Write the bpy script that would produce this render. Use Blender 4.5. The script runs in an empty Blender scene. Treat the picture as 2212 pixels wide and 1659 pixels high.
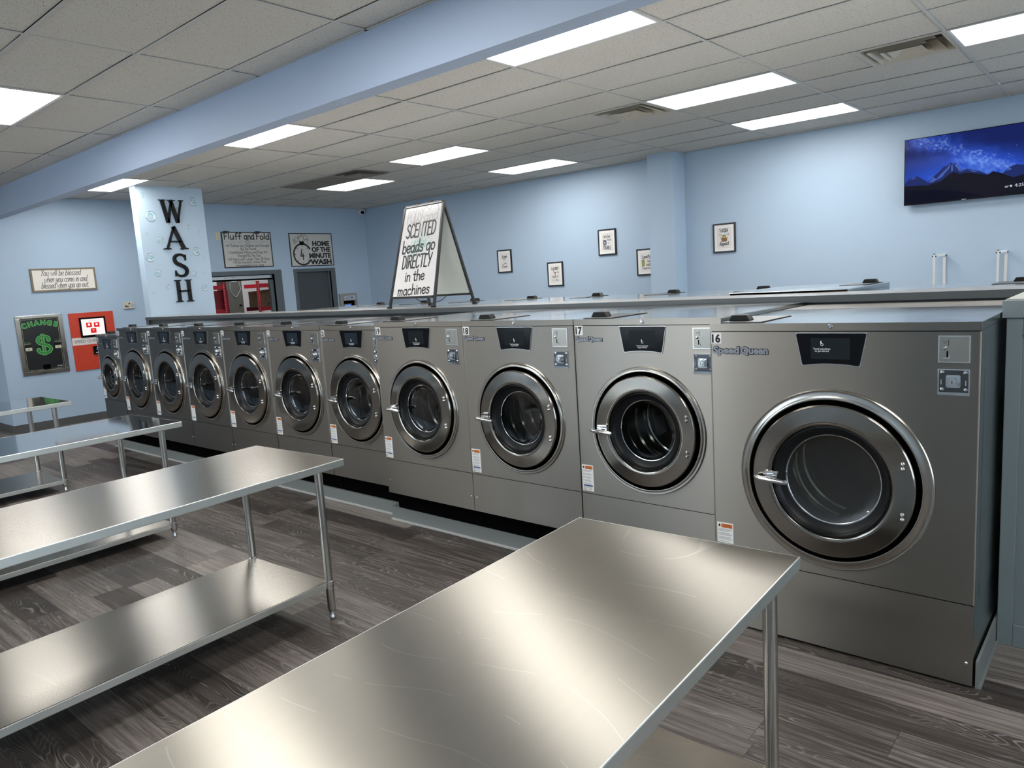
import bpy, bmesh, math, random
from mathutils import Vector, Matrix
random.seed(7)
scene = bpy.context.scene
col = scene.collection
PI = math.pi

# ---------------------------------------------------------------- camera
CAMH = 1.6814
cam_d = bpy.data.cameras.new('camera')
cam = bpy.data.objects.new('camera', cam_d)
col.objects.link(cam)
cam_d.sensor_fit = 'HORIZONTAL'
cam_d.sensor_width = 36.0
cam_d.lens = 1587.25 / 2212 * 36.0
cam_d.clip_start = 0.02
cam_d.clip_end = 100
cam.matrix_world = Matrix(((0.75767596, -0.0450049, 0.65107734, 0.0),
                           (0.64959631, 0.14809919, -0.74571527, 0.0),
                           (-0.06286318, 0.98794797, 0.14144622, CAMH),
                           (0, 0, 0, 1)))
scene.camera = cam

# ---------------------------------------------------------------- world, exposure
world = bpy.data.worlds.new('world')
scene.world = world
world.use_nodes = True
bg = world.node_tree.nodes['Background']
bg.inputs[0].default_value = (0.78, 0.87, 1.0, 1)
bg.inputs[1].default_value = 1.9
scene.view_settings.view_transform = 'Standard'
scene.view_settings.look = 'None'
scene.view_settings.gamma = 1.0
scene.view_settings.use_curve_mapping = False
scene.view_settings.exposure = 1.45
LAMP = 6.5          # radiance of every ceiling troffer diffuser

# ---------------------------------------------------------------- room numbers
ZC = 3.213
XW = -11.778        # end wall
YW = 9.388          # wall behind the back row
X1, Y0 = 3.2, -3.6  # walls behind the camera
GX, GY = -2.3902, 4.3841
T, t = 1.2192, 0.6096
GXL, GYL = -4.86, 2.815
BEAM0, BEAM1, BEAMZ = 3.05, 3.182, 2.884

# ---------------------------------------------------------------- materials
MATS = {}
def principled(name):
    m = bpy.data.materials.new(name)
    m.use_nodes = True
    return m, m.node_tree.nodes, m.node_tree.links, m.node_tree.nodes['Principled BSDF']

def mat(name, rgb, rough=0.5, metal=0.0, noise=0.0, nscale=20.0, bump=0.0, bscale=200.0, spec=None, coat=0.0):
    m, n, l, p = principled(name)
    p.inputs['Base Color'].default_value = (*rgb, 1)
    p.inputs['Roughness'].default_value = rough
    p.inputs['Metallic'].default_value = metal
    if spec is not None: p.inputs['Specular IOR Level'].default_value = spec
    if coat: p.inputs['Coat Weight'].default_value = coat
    tc = n.new('ShaderNodeTexCoord')
    if noise:
        tx = n.new('ShaderNodeTexNoise'); tx.inputs['Scale'].default_value = nscale
        tx.inputs['Detail'].default_value = 4
        l.new(tc.outputs['Object'], tx.inputs['Vector'])
        mx = n.new('ShaderNodeMix'); mx.data_type = 'RGBA'; mx.blend_type = 'MIX'
        mx.inputs['A'].default_value = (*[c * (1 - noise) for c in rgb], 1)
        mx.inputs['B'].default_value = (*[min(1, c * (1 + noise)) for c in rgb], 1)
        l.new(tx.outputs['Fac'], mx.inputs['Factor']); l.new(mx.outputs['Result'], p.inputs['Base Color'])
    if bump:
        tb = n.new('ShaderNodeTexNoise'); tb.inputs['Scale'].default_value = bscale
        l.new(tc.outputs['Object'], tb.inputs['Vector'])
        b = n.new('ShaderNodeBump'); b.inputs['Strength'].default_value = bump; b.inputs['Distance'].default_value = 0.002
        l.new(tb.outputs['Fac'], b.inputs['Height']); l.new(b.outputs['Normal'], p.inputs['Normal'])
    MATS[name] = m
    return m

def emit(name, rgb, s):
    m, n, l, p = principled(name)
    p.inputs['Base Color'].default_value = (0, 0, 0, 1)
    p.inputs['Roughness'].default_value = 0.15
    p.inputs['Specular IOR Level'].default_value = 0.06
    p.inputs['Emission Color'].default_value = (*rgb, 1)
    p.inputs['Emission Strength'].default_value = s if name == 'diffuser' else s / 2.73
    MATS[name] = m
    return m

def brushed(name, rgb, r0, r1, stretch, smudge=2.5, scratch=False, var=0.06, grain=None, aniso=0.85):
    """stainless steel: fine brush lines along one axis, cloudy smudges in the gloss"""
    m, n, l, p = principled(name)
    p.inputs['Metallic'].default_value = 1.0
    tc = n.new('ShaderNodeTexCoord')
    mp = n.new('ShaderNodeMapping'); mp.inputs['Scale'].default_value = stretch
    l.new(tc.outputs['Object'], mp.inputs['Vector'])
    fine = n.new('ShaderNodeTexNoise'); fine.inputs['Scale'].default_value = 1.0; fine.inputs['Detail'].default_value = 3
    l.new(mp.outputs['Vector'], fine.inputs['Vector'])
    sm = n.new('ShaderNodeTexNoise'); sm.inputs['Scale'].default_value = smudge; sm.inputs['Detail'].default_value = 5
    sm.inputs['Roughness'].default_value = 0.6
    l.new(tc.outputs['Object'], sm.inputs['Vector'])
    mr = n.new('ShaderNodeMapRange'); mr.inputs['From Min'].default_value = 0.3; mr.inputs['From Max'].default_value = 0.7
    mr.inputs['To Min'].default_value = r0; mr.inputs['To Max'].default_value = r1
    l.new(sm.outputs['Fac'], mr.inputs['Value'])
    l.new(mr.outputs['Result'], p.inputs['Roughness'])
    if grain:      # brushed along one direction of the object: reflections stretch across it (grain is that stretch)
        cv = n.new('ShaderNodeCombineXYZ')
        for i in range(3): cv.inputs[i].default_value = grain[i]
        vt = n.new('ShaderNodeVectorTransform'); vt.vector_type = 'VECTOR'; vt.convert_from = 'OBJECT'; vt.convert_to = 'WORLD'
        l.new(cv.outputs[0], vt.inputs[0]); l.new(vt.outputs[0], p.inputs['Tangent'])
        p.inputs['Anisotropic'].default_value = aniso
    mx = n.new('ShaderNodeMix'); mx.data_type = 'RGBA'
    mx.inputs['A'].default_value = (*[c * (1 - var) for c in rgb], 1)
    mx.inputs['B'].default_value = (*[min(1, c * (1 + var)) for c in rgb], 1)
    l.new(fine.outputs['Fac'], mx.inputs['Factor'])
    last = mx.outputs['Result']
    if scratch:
        # thin curved scratches worn into the top
        wv = n.new('ShaderNodeTexWave'); wv.wave_type = 'RINGS'; wv.inputs['Scale'].default_value = 3.0
        wv.inputs['Distortion'].default_value = 9.0; wv.inputs['Detail'].default_value = 1.0; wv.inputs['Detail Scale'].default_value = 0.6
        l.new(tc.outputs['Object'], wv.inputs['Vector'])
        gt = n.new('ShaderNodeMath'); gt.operation = 'GREATER_THAN'; gt.inputs[1].default_value = 0.9992
        l.new(wv.outputs['Fac'], gt.inputs[0])
        nz = n.new('ShaderNodeTexNoise'); nz.inputs['Scale'].default_value = 7.0
        l.new(tc.outputs['Object'], nz.inputs['Vector'])
        g2 = n.new('ShaderNodeMath'); g2.operation = 'GREATER_THAN'; g2.inputs[1].default_value = 0.50
        l.new(nz.outputs['Fac'], g2.inputs[0])
        mu = n.new('ShaderNodeMath'); mu.operation = 'MULTIPLY'
        l.new(gt.outputs[0], mu.inputs[0]); l.new(g2.outputs[0], mu.inputs[1])
        mu2 = n.new('ShaderNodeMath'); mu2.operation = 'MULTIPLY'; mu2.inputs[1].default_value = 0.11
        l.new(mu.outputs[0], mu2.inputs[0])
        m2 = n.new('ShaderNodeMix'); m2.data_type = 'RGBA'; m2.inputs['B'].default_value = (0.95, 0.93, 0.88, 1)
        l.new(mu2.outputs[0], m2.inputs['Factor']); l.new(last, m2.inputs['A'])
        last = m2.outputs['Result']
    l.new(last, p.inputs['Base Color'])
    MATS[name] = m
    return m

def plank_floor(name):
    m, n, l, p = principled(name)
    tc = n.new('ShaderNodeTexCoord')
    sp = n.new('ShaderNodeSeparateXYZ'); l.new(tc.outputs['Object'], sp.inputs[0])
    def M(op, a, b=None, c=None):
        k = n.new('ShaderNodeMath'); k.operation = op
        for i, v in enumerate((a, b, c)):
            if v is None: continue
            if isinstance(v, (int, float)): k.inputs[i].default_value = v
            else: l.new(v, k.inputs[i])
        return k.outputs[0]
    W, L = 0.178, 1.22
    yr = M('DIVIDE', sp.outputs['Y'], W)
    row = M('FLOOR', yr)
    wn = n.new('ShaderNodeTexWhiteNoise'); wn.noise_dimensions = '1D'; l.new(row, wn.inputs['W'])
    xs = M('ADD', M('DIVIDE', sp.outputs['X'], L), M('MULTIPLY', wn.outputs['Value'], 7.3))
    pid = M('FLOOR', xs)
    cmb = n.new('ShaderNodeCombineXYZ'); l.new(row, cmb.inputs[0]); l.new(pid, cmb.inputs[1])
    pr = n.new('ShaderNodeTexWhiteNoise'); pr.noise_dimensions = '3D'; l.new(cmb.outputs[0], pr.inputs['Vector'])
    off = n.new('ShaderNodeVectorMath'); off.operation = 'SCALE'; off.inputs['Scale'].default_value = 37.0
    l.new(pr.outputs['Color'], off.inputs[0])
    # grain stretched along the plank
    mp = n.new('ShaderNodeMapping'); mp.inputs['Scale'].default_value = (2.2, 55, 1)
    l.new(tc.outputs['Object'], mp.inputs['Vector'])
    va = n.new('ShaderNodeVectorMath'); va.operation = 'ADD'; l.new(mp.outputs[0], va.inputs[0]); l.new(off.outputs[0], va.inputs[1])
    g = n.new('ShaderNodeTexNoise'); g.inputs['Scale'].default_value = 1.0; g.inputs['Detail'].default_value = 6; g.inputs['Roughness'].default_value = 0.65
    l.new(va.outputs[0], g.inputs['Vector'])
    # cathedral figure: warped rings, pale lines
    mp2 = n.new('ShaderNodeMapping'); mp2.inputs['Scale'].default_value = (1.1, 6.5, 1)
    l.new(tc.outputs['Object'], mp2.inputs['Vector'])
    vb = n.new('ShaderNodeVectorMath'); vb.operation = 'ADD'; l.new(mp2.outputs[0], vb.inputs[0]); l.new(off.outputs[0], vb.inputs[1])
    c = n.new('ShaderNodeTexNoise'); c.inputs['Scale'].default_value = 1.3; c.inputs['Detail'].default_value = 1.5
    l.new(vb.outputs[0], c.inputs['Vector'])
    ring = M('ABSOLUTE', M('SUBTRACT', M('FRACT', M('MULTIPLY', c.outputs['Fac'], 26.0)), 0.5))
    line = M('SUBTRACT', 1.0, M('SMOOTH_MIN', M('MULTIPLY', ring, 5.5), 1.0, 0.1))
    big = n.new('ShaderNodeTexNoise'); big.inputs['Scale'].default_value = 1.6; big.inputs['Detail'].default_value = 3
    l.new(va.outputs[0], big.inputs['Vector'])
    lb = n.new('ShaderNodeTexNoise'); lb.inputs['Scale'].default_value = 2.0; l.new(vb.outputs[0], lb.inputs['Vector'])
    lm = M('MULTIPLY', M('MULTIPLY', line, M('MAXIMUM', M('MULTIPLY', M('SUBTRACT', lb.outputs['Fac'], 0.45), 6.0), 0.0)), 0.36)
    tone = M('ADD', M('MULTIPLY', pr.outputs['Value'], 0.34), M('MULTIPLY', g.outputs['Fac'], 0.66))
    rmp = n.new('ShaderNodeValToRGB')
    e = rmp.color_ramp.elements
    e[0].position = 0.22; e[0].color = (0.014, 0.011, 0.0095, 1)
    e[1].position = 0.80; e[1].color = (0.27, 0.24, 0.215, 1)
    k = e.new(0.46); k.color = (0.055, 0.046, 0.041, 1)
    l.new(tone, rmp.inputs[0])
    mx = n.new('ShaderNodeMix'); mx.data_type = 'RGBA'; mx.inputs['B'].default_value = (0.34, 0.32, 0.30, 1)
    l.new(M('MINIMUM', lm, 0.55), mx.inputs['Factor']); l.new(rmp.outputs['Color'], mx.inputs['A'])
    # plank joints
    fy = M('FRACT', yr); fx = M('FRACT', xs)
    jy = M('LESS_THAN', fy, 0.014); jx = M('LESS_THAN', fx, 0.002)
    j = M('MAXIMUM', jy, jx)
    mj = n.new('ShaderNodeMix'); mj.data_type = 'RGBA'; mj.inputs['B'].default_value = (0.012, 0.011, 0.011, 1)
    l.new(M('MULTIPLY', j, 0.7), mj.inputs['Factor']); l.new(mx.outputs['Result'], mj.inputs['A'])
    l.new(mj.outputs['Result'], p.inputs['Base Color'])
    l.new(M('ADD', M('MULTIPLY', g.outputs['Fac'], 0.25), 0.36), p.inputs['Roughness'])
    p.inputs['Specular IOR Level'].default_value = 0.35
    b = n.new('ShaderNodeBump'); b.inputs['Strength'].default_value = 0.15; b.inputs['Distance'].default_value = 0.001
    l.new(g.outputs['Fac'], b.inputs['Height']); l.new(b.outputs['Normal'], p.inputs['Normal'])
    MATS[name] = m
    return m

def ceiling_tile(name):
    m, n, l, p = principled(name)
    tc = n.new('ShaderNodeTexCoord')
    def tex(scale, det):
        x = n.new('ShaderNodeTexNoise'); x.inputs['Scale'].default_value = scale; x.inputs['Detail'].default_value = det
        l.new(tc.outputs['Object'], x.inputs['Vector']); return x.outputs['Fac']
    mp = n.new('ShaderNodeMapping'); mp.inputs['Scale'].default_value = (60, 120, 60); mp.inputs['Rotation'].default_value = (0, 0, 0.6)
    l.new(tc.outputs['Object'], mp.inputs['Vector'])
    f = n.new('ShaderNodeTexNoise'); f.inputs['Scale'].default_value = 1.0; f.inputs['Detail'].default_value = 1.0
    l.new(mp.outputs[0], f.inputs['Vector'])
    lt = n.new('ShaderNodeMath'); lt.operation = 'LESS_THAN'; lt.inputs[1].default_value = 0.36; l.new(f.outputs['Fac'], lt.inputs[0])
    big = tex(0.7, 3)
    mx = n.new('ShaderNodeMix'); mx.data_type = 'RGBA'
    mx.inputs['A'].default_value = (0.60, 0.565, 0.51, 1); mx.inputs['B'].default_value = (0.70, 0.67, 0.61, 1)
    l.new(big, mx.inputs['Factor'])
    m2 = n.new('ShaderNodeMix'); m2.data_type = 'RGBA'; m2.inputs['B'].default_value = (0.30, 0.27, 0.23, 1)
    k = n.new('ShaderNodeMath'); k.operation = 'MULTIPLY'; k.inputs[1].default_value = 0.55; l.new(lt.outputs[0], k.inputs[0])
    l.new(k.outputs[0], m2.inputs['Factor']); l.new(mx.outputs['Result'], m2.inputs['A'])
    l.new(m2.outputs['Result'], p.inputs['Base Color'])
    p.inputs['Roughness'].default_value = 0.9
    p.inputs['Specular IOR Level'].default_value = 0.15
    MATS[name] = m
    return m

def night_sky(name):
    """the screen picture: a milky way over dark mountains"""
    m, n, l, p = principled(name)
    tc = n.new('ShaderNodeTexCoord')
    sp = n.new('ShaderNodeSeparateXYZ'); l.new(tc.outputs['Object'], sp.inputs[0])
    def M(op, a, b=None):
        k = n.new('ShaderNodeMath'); k.operation = op
        for i, v in enumerate((a, b)):
            if v is None: continue
            if isinstance(v, (int, float)): k.inputs[i].default_value = v
            else: l.new(v, k.inputs[i])
        return k.outputs[0]
    X, Z = sp.outputs['X'], sp.outputs['Z']
    nz = n.new('ShaderNodeTexNoise'); nz.inputs['Scale'].default_value = 9; nz.inputs['Detail'].default_value = 8; nz.inputs['Roughness'].default_value = 0.65
    l.new(tc.outputs['Object'], nz.inputs['Vector'])
    # distance from the band axis running from upper left to lower right
    d = M('ADD', M('MULTIPLY', M('SUBTRACT', X, 0.45), 0.5), M('SUBTRACT', Z, 0.555))
    d = M('ADD', d, M('MULTIPLY', M('SUBTRACT', nz.outputs['Fac'], 0.5), 0.40))
    band = M('POWER', 2.718, M('MULTIPLY', M('MULTIPLY', d, d), -70.0))
    core = M('POWER', 2.718, M('MULTIPLY', M('MULTIPLY', d, d), -420.0))
    br = M('MULTIPLY', band, M('POWER', nz.outputs['Fac'], 1.2))
    horizon = M('MAXIMUM', M('SUBTRACT', 1.0, M('MULTIPLY', M('ABSOLUTE', M('SUBTRACT', Z, 0.27)), 3.6)), 0.0)
    fade = M('MAXIMUM', M('SUBTRACT', 1.0, M('MULTIPLY', M('ABSOLUTE', M('SUBTRACT', X, 0.5)), 1.1)), 0.15)
    blue = M('ADD', M('MULTIPLY', br, 0.72), M('MULTIPLY', M('MULTIPLY', horizon, fade), 0.75))
    rmp = n.new('ShaderNodeValToRGB'); e = rmp.color_ramp.elements
    e[0].position = 0.0; e[0].color = (0.008, 0.016, 0.105, 1)
    e[1].position = 1.0; e[1].color = (0.16, 0.34, 0.95, 1)
    k = e.new(0.5); k.color = (0.022, 0.075, 0.52, 1)
    l.new(blue, rmp.inputs[0])
    n2 = n.new('ShaderNodeTexNoise'); n2.inputs['Scale'].default_value = 34; n2.inputs['Detail'].default_value = 6
    l.new(tc.outputs['Object'], n2.inputs['Vector'])
    wc = M('MULTIPLY', M('MULTIPLY', core, M('MAXIMUM', M('SUBTRACT', n2.outputs['Fac'], 0.45), 0.0)), 1.9)
    mx = n.new('ShaderNodeMix'); mx.data_type = 'RGBA'; mx.inputs['B'].default_value = (0.33, 0.52, 1.0, 1)
    l.new(M('MINIMUM', wc, 0.75), mx.inputs['Factor']); l.new(rmp.outputs['Color'], mx.inputs['A'])
    vo = n.new('ShaderNodeTexVoronoi'); vo.inputs['Scale'].default_value = 26; l.new(tc.outputs['Object'], vo.inputs['Vector'])
    wn = n.new('ShaderNodeTexWhiteNoise'); l.new(vo.outputs['Position'], wn.inputs['Vector'])
    st = M('MULTIPLY', M('LESS_THAN', vo.outputs['Distance'], 0.075), M('GREATER_THAN', wn.outputs['Value'], 0.72))
    m3 = n.new('ShaderNodeMix'); m3.data_type = 'RGBA'; m3.inputs['B'].default_value = (0.55, 0.68, 1.0, 1)
    l.new(M('MULTIPLY', st, 0.6), m3.inputs['Factor']); l.new(mx.outputs['Result'], m3.inputs['A'])
    p.inputs['Base Color'].default_value = (0.002, 0.002, 0.004, 1)
    p.inputs['Roughness'].default_value = 0.12
    p.inputs['Specular IOR Level'].default_value = 0.06
    l.new(m3.outputs['Result'], p.inputs['Emission Color'])
    p.inputs['Emission Strength'].default_value = 1.0 / 2.73
    MATS[name] = m
    return m

WALL = (0.40, 0.51, 0.63)
mat('wall_paint', WALL, 0.45, noise=0.02, nscale=3, bump=0.05, bscale=120, spec=0.35)
mat('beam_paint', (0.40, 0.48, 0.62), 0.5, spec=0.3)
mat('column_paint', (0.50, 0.63, 0.75), 0.35, bump=0.04, bscale=90)
mat('white_paint', (0.78, 0.78, 0.80), 0.6)
mat('grey_trim', (0.085, 0.105, 0.115), 0.45)
mat('door_paint', (0.052, 0.060, 0.066), 0.4)
mat('base_vinyl', (0.085, 0.085, 0.085), 0.55)
mat('curb_vinyl', (0.175, 0.19, 0.185), 0.4)
mat('grid_paint', (0.56, 0.55, 0.52), 0.5)
mat('plenum', (0.012, 0.011, 0.010), 0.9)
ceiling_tile('tile')
plank_floor('planks')
brushed('table_steel', (0.325, 0.305, 0.268), 0.325, 0.335, (60, 5, 60), 1.6, True, 0.03, (1, 0, 0), 0.93)
brushed('table_smooth', (0.42, 0.395, 0.355), 0.225, 0.235, (60, 5, 60), 1.6, True, 0.03, (1, 0, 0), 0.9)
brushed('table_polished', (0.62, 0.60, 0.58), 0.05, 0.09, (60, 5, 60), 2.2, False, 0.02)
brushed('edge_steel', (0.80, 0.84, 0.81), 0.38, 0.40, (8, 8, 8), 3)
brushed('shelf_steel', (0.38, 0.36, 0.325), 0.255, 0.265, (40, 5, 40), 1.6, True, 0.03, (1, 0, 0), 0.9)
brushed('leg_steel', (0.60, 0.60, 0.575), 0.18, 0.20, (5, 5, 5), 3, var=0.02)
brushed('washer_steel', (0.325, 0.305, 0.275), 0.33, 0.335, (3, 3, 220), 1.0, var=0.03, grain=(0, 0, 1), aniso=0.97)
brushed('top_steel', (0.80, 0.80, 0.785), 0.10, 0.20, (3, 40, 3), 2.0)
brushed('ring_steel', (0.54, 0.51, 0.465), 0.17, 0.20, (12, 12, 12), 4)
brushed('door_steel', (0.36, 0.335, 0.30), 0.11, 0.15, (12, 12, 12), 4)
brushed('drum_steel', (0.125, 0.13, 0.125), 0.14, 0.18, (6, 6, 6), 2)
brushed('side_steel', (0.34, 0.37, 0.375), 0.20, 0.24, (4, 4, 40), 2)
mat('chrome', (0.80, 0.80, 0.80), 0.08, 1.0)
mat('silver', (0.74, 0.73, 0.71), 0.22, 1.0)
mat('black_gloss', (0.003, 0.003, 0.004), 0.12, spec=0.18)
mat('black_plastic', (0.008, 0.008, 0.008), 0.42, spec=0.22)
mat('black_metal', (0.012, 0.013, 0.014), 0.32)
mat('gasket', (0.006, 0.007, 0.008), 0.38, spec=0.22)
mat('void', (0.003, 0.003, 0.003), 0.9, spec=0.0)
mat('toe_shine', (0.42, 0.43, 0.42), 0.4)  # curb toe: its light reflection is put into this paler colour
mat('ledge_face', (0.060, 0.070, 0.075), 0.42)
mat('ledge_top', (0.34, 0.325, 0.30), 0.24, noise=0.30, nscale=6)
mat('panel_paint', (0.150, 0.185, 0.195), 0.42, noise=0.04, nscale=5)
mat('cap_paint', (0.44, 0.44, 0.40), 0.35)
mat('label_white', (0.80, 0.80, 0.78), 0.5)
mat('label_orange', (0.75, 0.19, 0.03), 0.5)
mat('label_blue', (0.03, 0.09, 0.25), 0.5)
mat('label_grey', (0.36, 0.38, 0.38), 0.6)
mat('ink', (0.006, 0.006, 0.007), 0.5)
mat('ink_soft', (0.055, 0.05, 0.05), 0.6)
mat('badge_grey', (0.27, 0.28, 0.31), 0.35, 0.4)
mat('hatch_plate', (0.19, 0.185, 0.175), 0.35, 1.0)
mat('plate_dark', (0.10, 0.105, 0.11), 0.25, 0.9)
mat('badge_edge', (0.010, 0.011, 0.018), 0.4)
mat('sign_board', (0.55, 0.53, 0.50), 0.35)
mat('sign_gloss', (0.74, 0.71, 0.69), 0.16)
mat('board_white', (0.62, 0.66, 0.63), 0.3)
mat('paper', (0.74, 0.71, 0.68), 0.6)
mat('mat_board', (0.82, 0.79, 0.77), 0.6)
mat('frame_wood', (0.20, 0.165, 0.115), 0.6, noise=0.35, nscale=25)
mat('canvas', (0.80, 0.75, 0.68), 0.7)
mat('teal', (0.16, 0.46, 0.36), 0.5)
mat('red_panel', (0.56, 0.052, 0.022), 0.4)
mat('red_rack', (0.40, 0.012, 0.022), 0.35)
mat('red_bin', (0.21, 0.007, 0.016), 0.45)
mat('stripe_white', (0.72, 0.66, 0.62), 0.5)
mat('green_ink', (0.022, 0.20, 0.035), 0.5)
mat('green_light', (0.16, 0.55, 0.16), 0.5)
mat('black_face', (0.010, 0.011, 0.012), 0.35)
brushed('change_steel', (0.40, 0.375, 0.33), 0.25, 0.35, (10, 10, 60), 3)
mat('bill_paper', (0.55, 0.56, 0.40), 0.6)
mat('beige_plastic', (0.58, 0.53, 0.42), 0.5)
mat('cream_plastic', (0.66, 0.62, 0.40), 0.5)
mat('atm_face', (0.29, 0.285, 0.255), 0.45)
mat('atm_sign', (0.46, 0.50, 0.56), 0.4)
mat('atm_blue', (0.012, 0.05, 0.30), 0.4)
mat('cabinet_grey', (0.155, 0.15, 0.125), 0.45)
mat('cardboard', (0.27, 0.165, 0.085), 0.8, noise=0.12, nscale=8)
mat('shutter_metal', (0.55, 0.56, 0.55), 0.3, 0.8)
mat('vent_paint', (0.55, 0.50, 0.41), 0.5)
mat('vent_dirty', (0.24, 0.22, 0.19), 0.6)
mat('glare_ink', (0.50, 0.46, 0.44), 0.2)  # lettering washed out by glare, the glare painted into the ink colour
mat('white_plastic', (0.80, 0.80, 0.80), 0.35)
mat('post_metal', (0.62, 0.61, 0.60), 0.35)
mat('basket', (0.22, 0.115, 0.055), 0.7)
mat('towel', (0.46, 0.32, 0.11), 0.8)
mat('olive', (0.30, 0.32, 0.08), 0.7)
mat('navy', (0.03, 0.045, 0.09), 0.5)
mat('bubble_ring', (0.14, 0.22, 0.25), 0.3)
mat('bubble_fill', (0.44, 0.58, 0.66), 0.3)
mat('bubble_teal', (0.33, 0.60, 0.66), 0.25)
mat('bubble_white', (0.80, 0.88, 0.92), 0.2)
emit('diffuser', (1.0, 0.985, 0.955), LAMP)
emit('kiosk_screen', (1.0, 0.93, 0.92), 1.0)
emit('kiosk_red', (0.85, 0.02, 0.02), 0.9)
emit('atm_screen', (0.10, 0.28, 1.0), 1.1)
emit('screen_text', (0.9, 0.92, 0.95), 0.75)
emit('screen_dim', (0.020, 0.027, 0.031), 0.6)
emit('screen_far', (0.028, 0.042, 0.056), 0.6)
emit('tv_rock', (0.018, 0.032, 0.16), 0.8)
emit('tv_snow', (0.075, 0.14, 0.50), 0.8)
emit('tv_dark', (0.0075, 0.008, 0.016), 1.0)
emit('tv_darker', (0.004, 0.004, 0.014), 1.0)
emit('tv_text', (0.62, 0.65, 0.75), 0.9)
night_sky('tv_sky')
def glass(name, rgb, alpha_mix, rough=0.03, shine=1.0):
    m = bpy.data.materials.new(name); m.use_nodes = True
    n, l = m.node_tree.nodes, m.node_tree.links
    n.clear()
    o = n.new('ShaderNodeOutputMaterial')
    tr = n.new('ShaderNodeBsdfTransparent'); tr.inputs[0].default_value = (*rgb, 1)
    gl = n.new('ShaderNodeBsdfGlossy'); gl.inputs['Roughness'].default_value = rough; gl.inputs[0].default_value = (0.9, 0.9, 0.9, 1)
    fr = n.new('ShaderNodeFresnel'); fr.inputs[0].default_value = 1.5
    a = n.new('ShaderNodeMath'); a.operation = 'MULTIPLY_ADD'; a.inputs[1].default_value = shine; a.inputs[2].default_value = alpha_mix
    l.new(fr.outputs[0], a.inputs[0])
    mx = n.new('ShaderNodeMixShader'); l.new(a.outputs[0], mx.inputs[0]); l.new(tr.outputs[0], mx.inputs[1]); l.new(gl.outputs[0], mx.inputs[2])
    l.new(mx.outputs[0], o.inputs[0])
    MATS[name] = m
glass('door_glass', (0.55, 0.57, 0.55), 0.0, 0.05, 0.13)
glass('hazy_glass', (0.42, 0.45, 0.38), 0.065, 0.30, 0.6)
glass('window_glass', (0.92, 0.95, 0.95), 0.0)
# ---------------------------------------------------------------- mesh helpers
class Plane:
    """a drawing frame: u to the right, v up, d out of the surface towards the viewer"""
    def __init__(s, O=(0, 0, 0), U=(1, 0, 0), V=(0, 1, 0)):
        s.O, s.U, s.V = Vector(O), Vector(U).normalized(), Vector(V).normalized()
        s.N = s.U.cross(s.V)
    def __call__(s, u, v, d=0.0):
        return s.O + s.U * u + s.V * v + s.N * d
FLAT = Plane()
def FRONT(O=(0, 0, 0)): return Plane(O, (1, 0, 0), (0, 0, 1))       # faces -y
def ENDW(O=(0, 0, 0)): return Plane(O, (0, 1, 0), (0, 0, 1))        # faces +x

FONT_CACHE = {}
def font_shape(s, bold):
    key = (s, bold)
    if key not in FONT_CACHE:
        c = bpy.data.curves.new('lettering', 'FONT')
        c.body = s; c.size = 1.0; c.offset = bold; c.fill_mode = 'BOTH'; c.extrude = 0; c.resolution_u = 3
        o = bpy.data.objects.new('lettering', c); col.objects.link(o)
        bpy.context.view_layer.update()
        me = o.evaluated_get(bpy.context.evaluated_depsgraph_get()).to_mesh()
        vs = [tuple(v.co) for v in me.vertices]; fs = [tuple(p.vertices) for p in me.polygons]
        o.to_mesh_clear()
        bpy.data.objects.remove(o); bpy.data.curves.remove(c)
        FONT_CACHE[key] = (vs, fs)
    return FONT_CACHE[key]

def smooth_path(pts, k=6):
    if len(pts) < 3: return pts
    out = []
    P = [pts[0]] + list(pts) + [pts[-1]]
    for i in range(1, len(P) - 2):
        a, b, c, d = P[i - 1], P[i], P[i + 1], P[i + 2]
        for j in range(k):
            q = j / k
            out.append(tuple(0.5 * (2 * b[m] + (c[m] - a[m]) * q + (2 * a[m] - 5 * b[m] + 4 * c[m] - d[m]) * q * q
                                    + (3 * b[m] - a[m] - 3 * c[m] + d[m]) * q ** 3) for m in (0, 1)))
    out.append(tuple(pts[-1]))
    return out

G = {}   # hand lettering: name -> (advance, strokes); c = curved, l = straight
def glyph(ch, w, *strokes):
    G[ch] = (w, [(s[0], [tuple(float(q) for q in p.split(',')) for p in s[1:].split()]) for s in strokes])
RB = 'c.43,.42 .3,.54 .12,.48 .05,.27 .12,.05 .28,.02 .42,.2'
LB = 'c.08,.34 .2,.52 .38,.5 .46,.27 .38,.04 .2,.0 .08,.15'
glyph('a', .55, RB, 'l.43,.55 .43,.08 .5,0'); glyph('b', .54, 'l.08,1 .08,0', LB)
glyph('c', .5, 'c.42,.45 .28,.55 .1,.47 .05,.27 .1,.07 .28,0 .44,.1'); glyph('d', .55, RB, 'l.43,1 .43,.08 .5,0')
glyph('e', .52, 'c.06,.27 .3,.3 .44,.36 .38,.52 .22,.55 .08,.42 .06,.2 .18,.02 .34,.02 .46,.12')
glyph('f', .42, 'c.42,.95 .3,1 .2,.88 .19,.5 .19,0', 'l.05,.52 .38,.52')
glyph('g', .54, RB, 'c.43,.55 .43,.1 .42,-.2 .28,-.33 .1,-.26'); glyph('h', .52, 'l.08,1 .08,0', 'c.08,.32 .2,.52 .36,.52 .42,.38 .42,0')
glyph('i', .22, 'l.1,.55 .1,0', 'l.1,.74 .1,.77'); glyph('k', .48, 'l.08,1 .08,0', 'l.4,.55 .09,.24', 'l.2,.32 .42,0')
glyph('l', .22, 'l.1,1 .1,.05'); glyph('m', .72, 'l.08,.55 .08,0', 'c.08,.35 .18,.52 .3,.5 .34,.38 .34,0', 'c.34,.35 .44,.52 .56,.5 .6,.38 .6,0')
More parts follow.
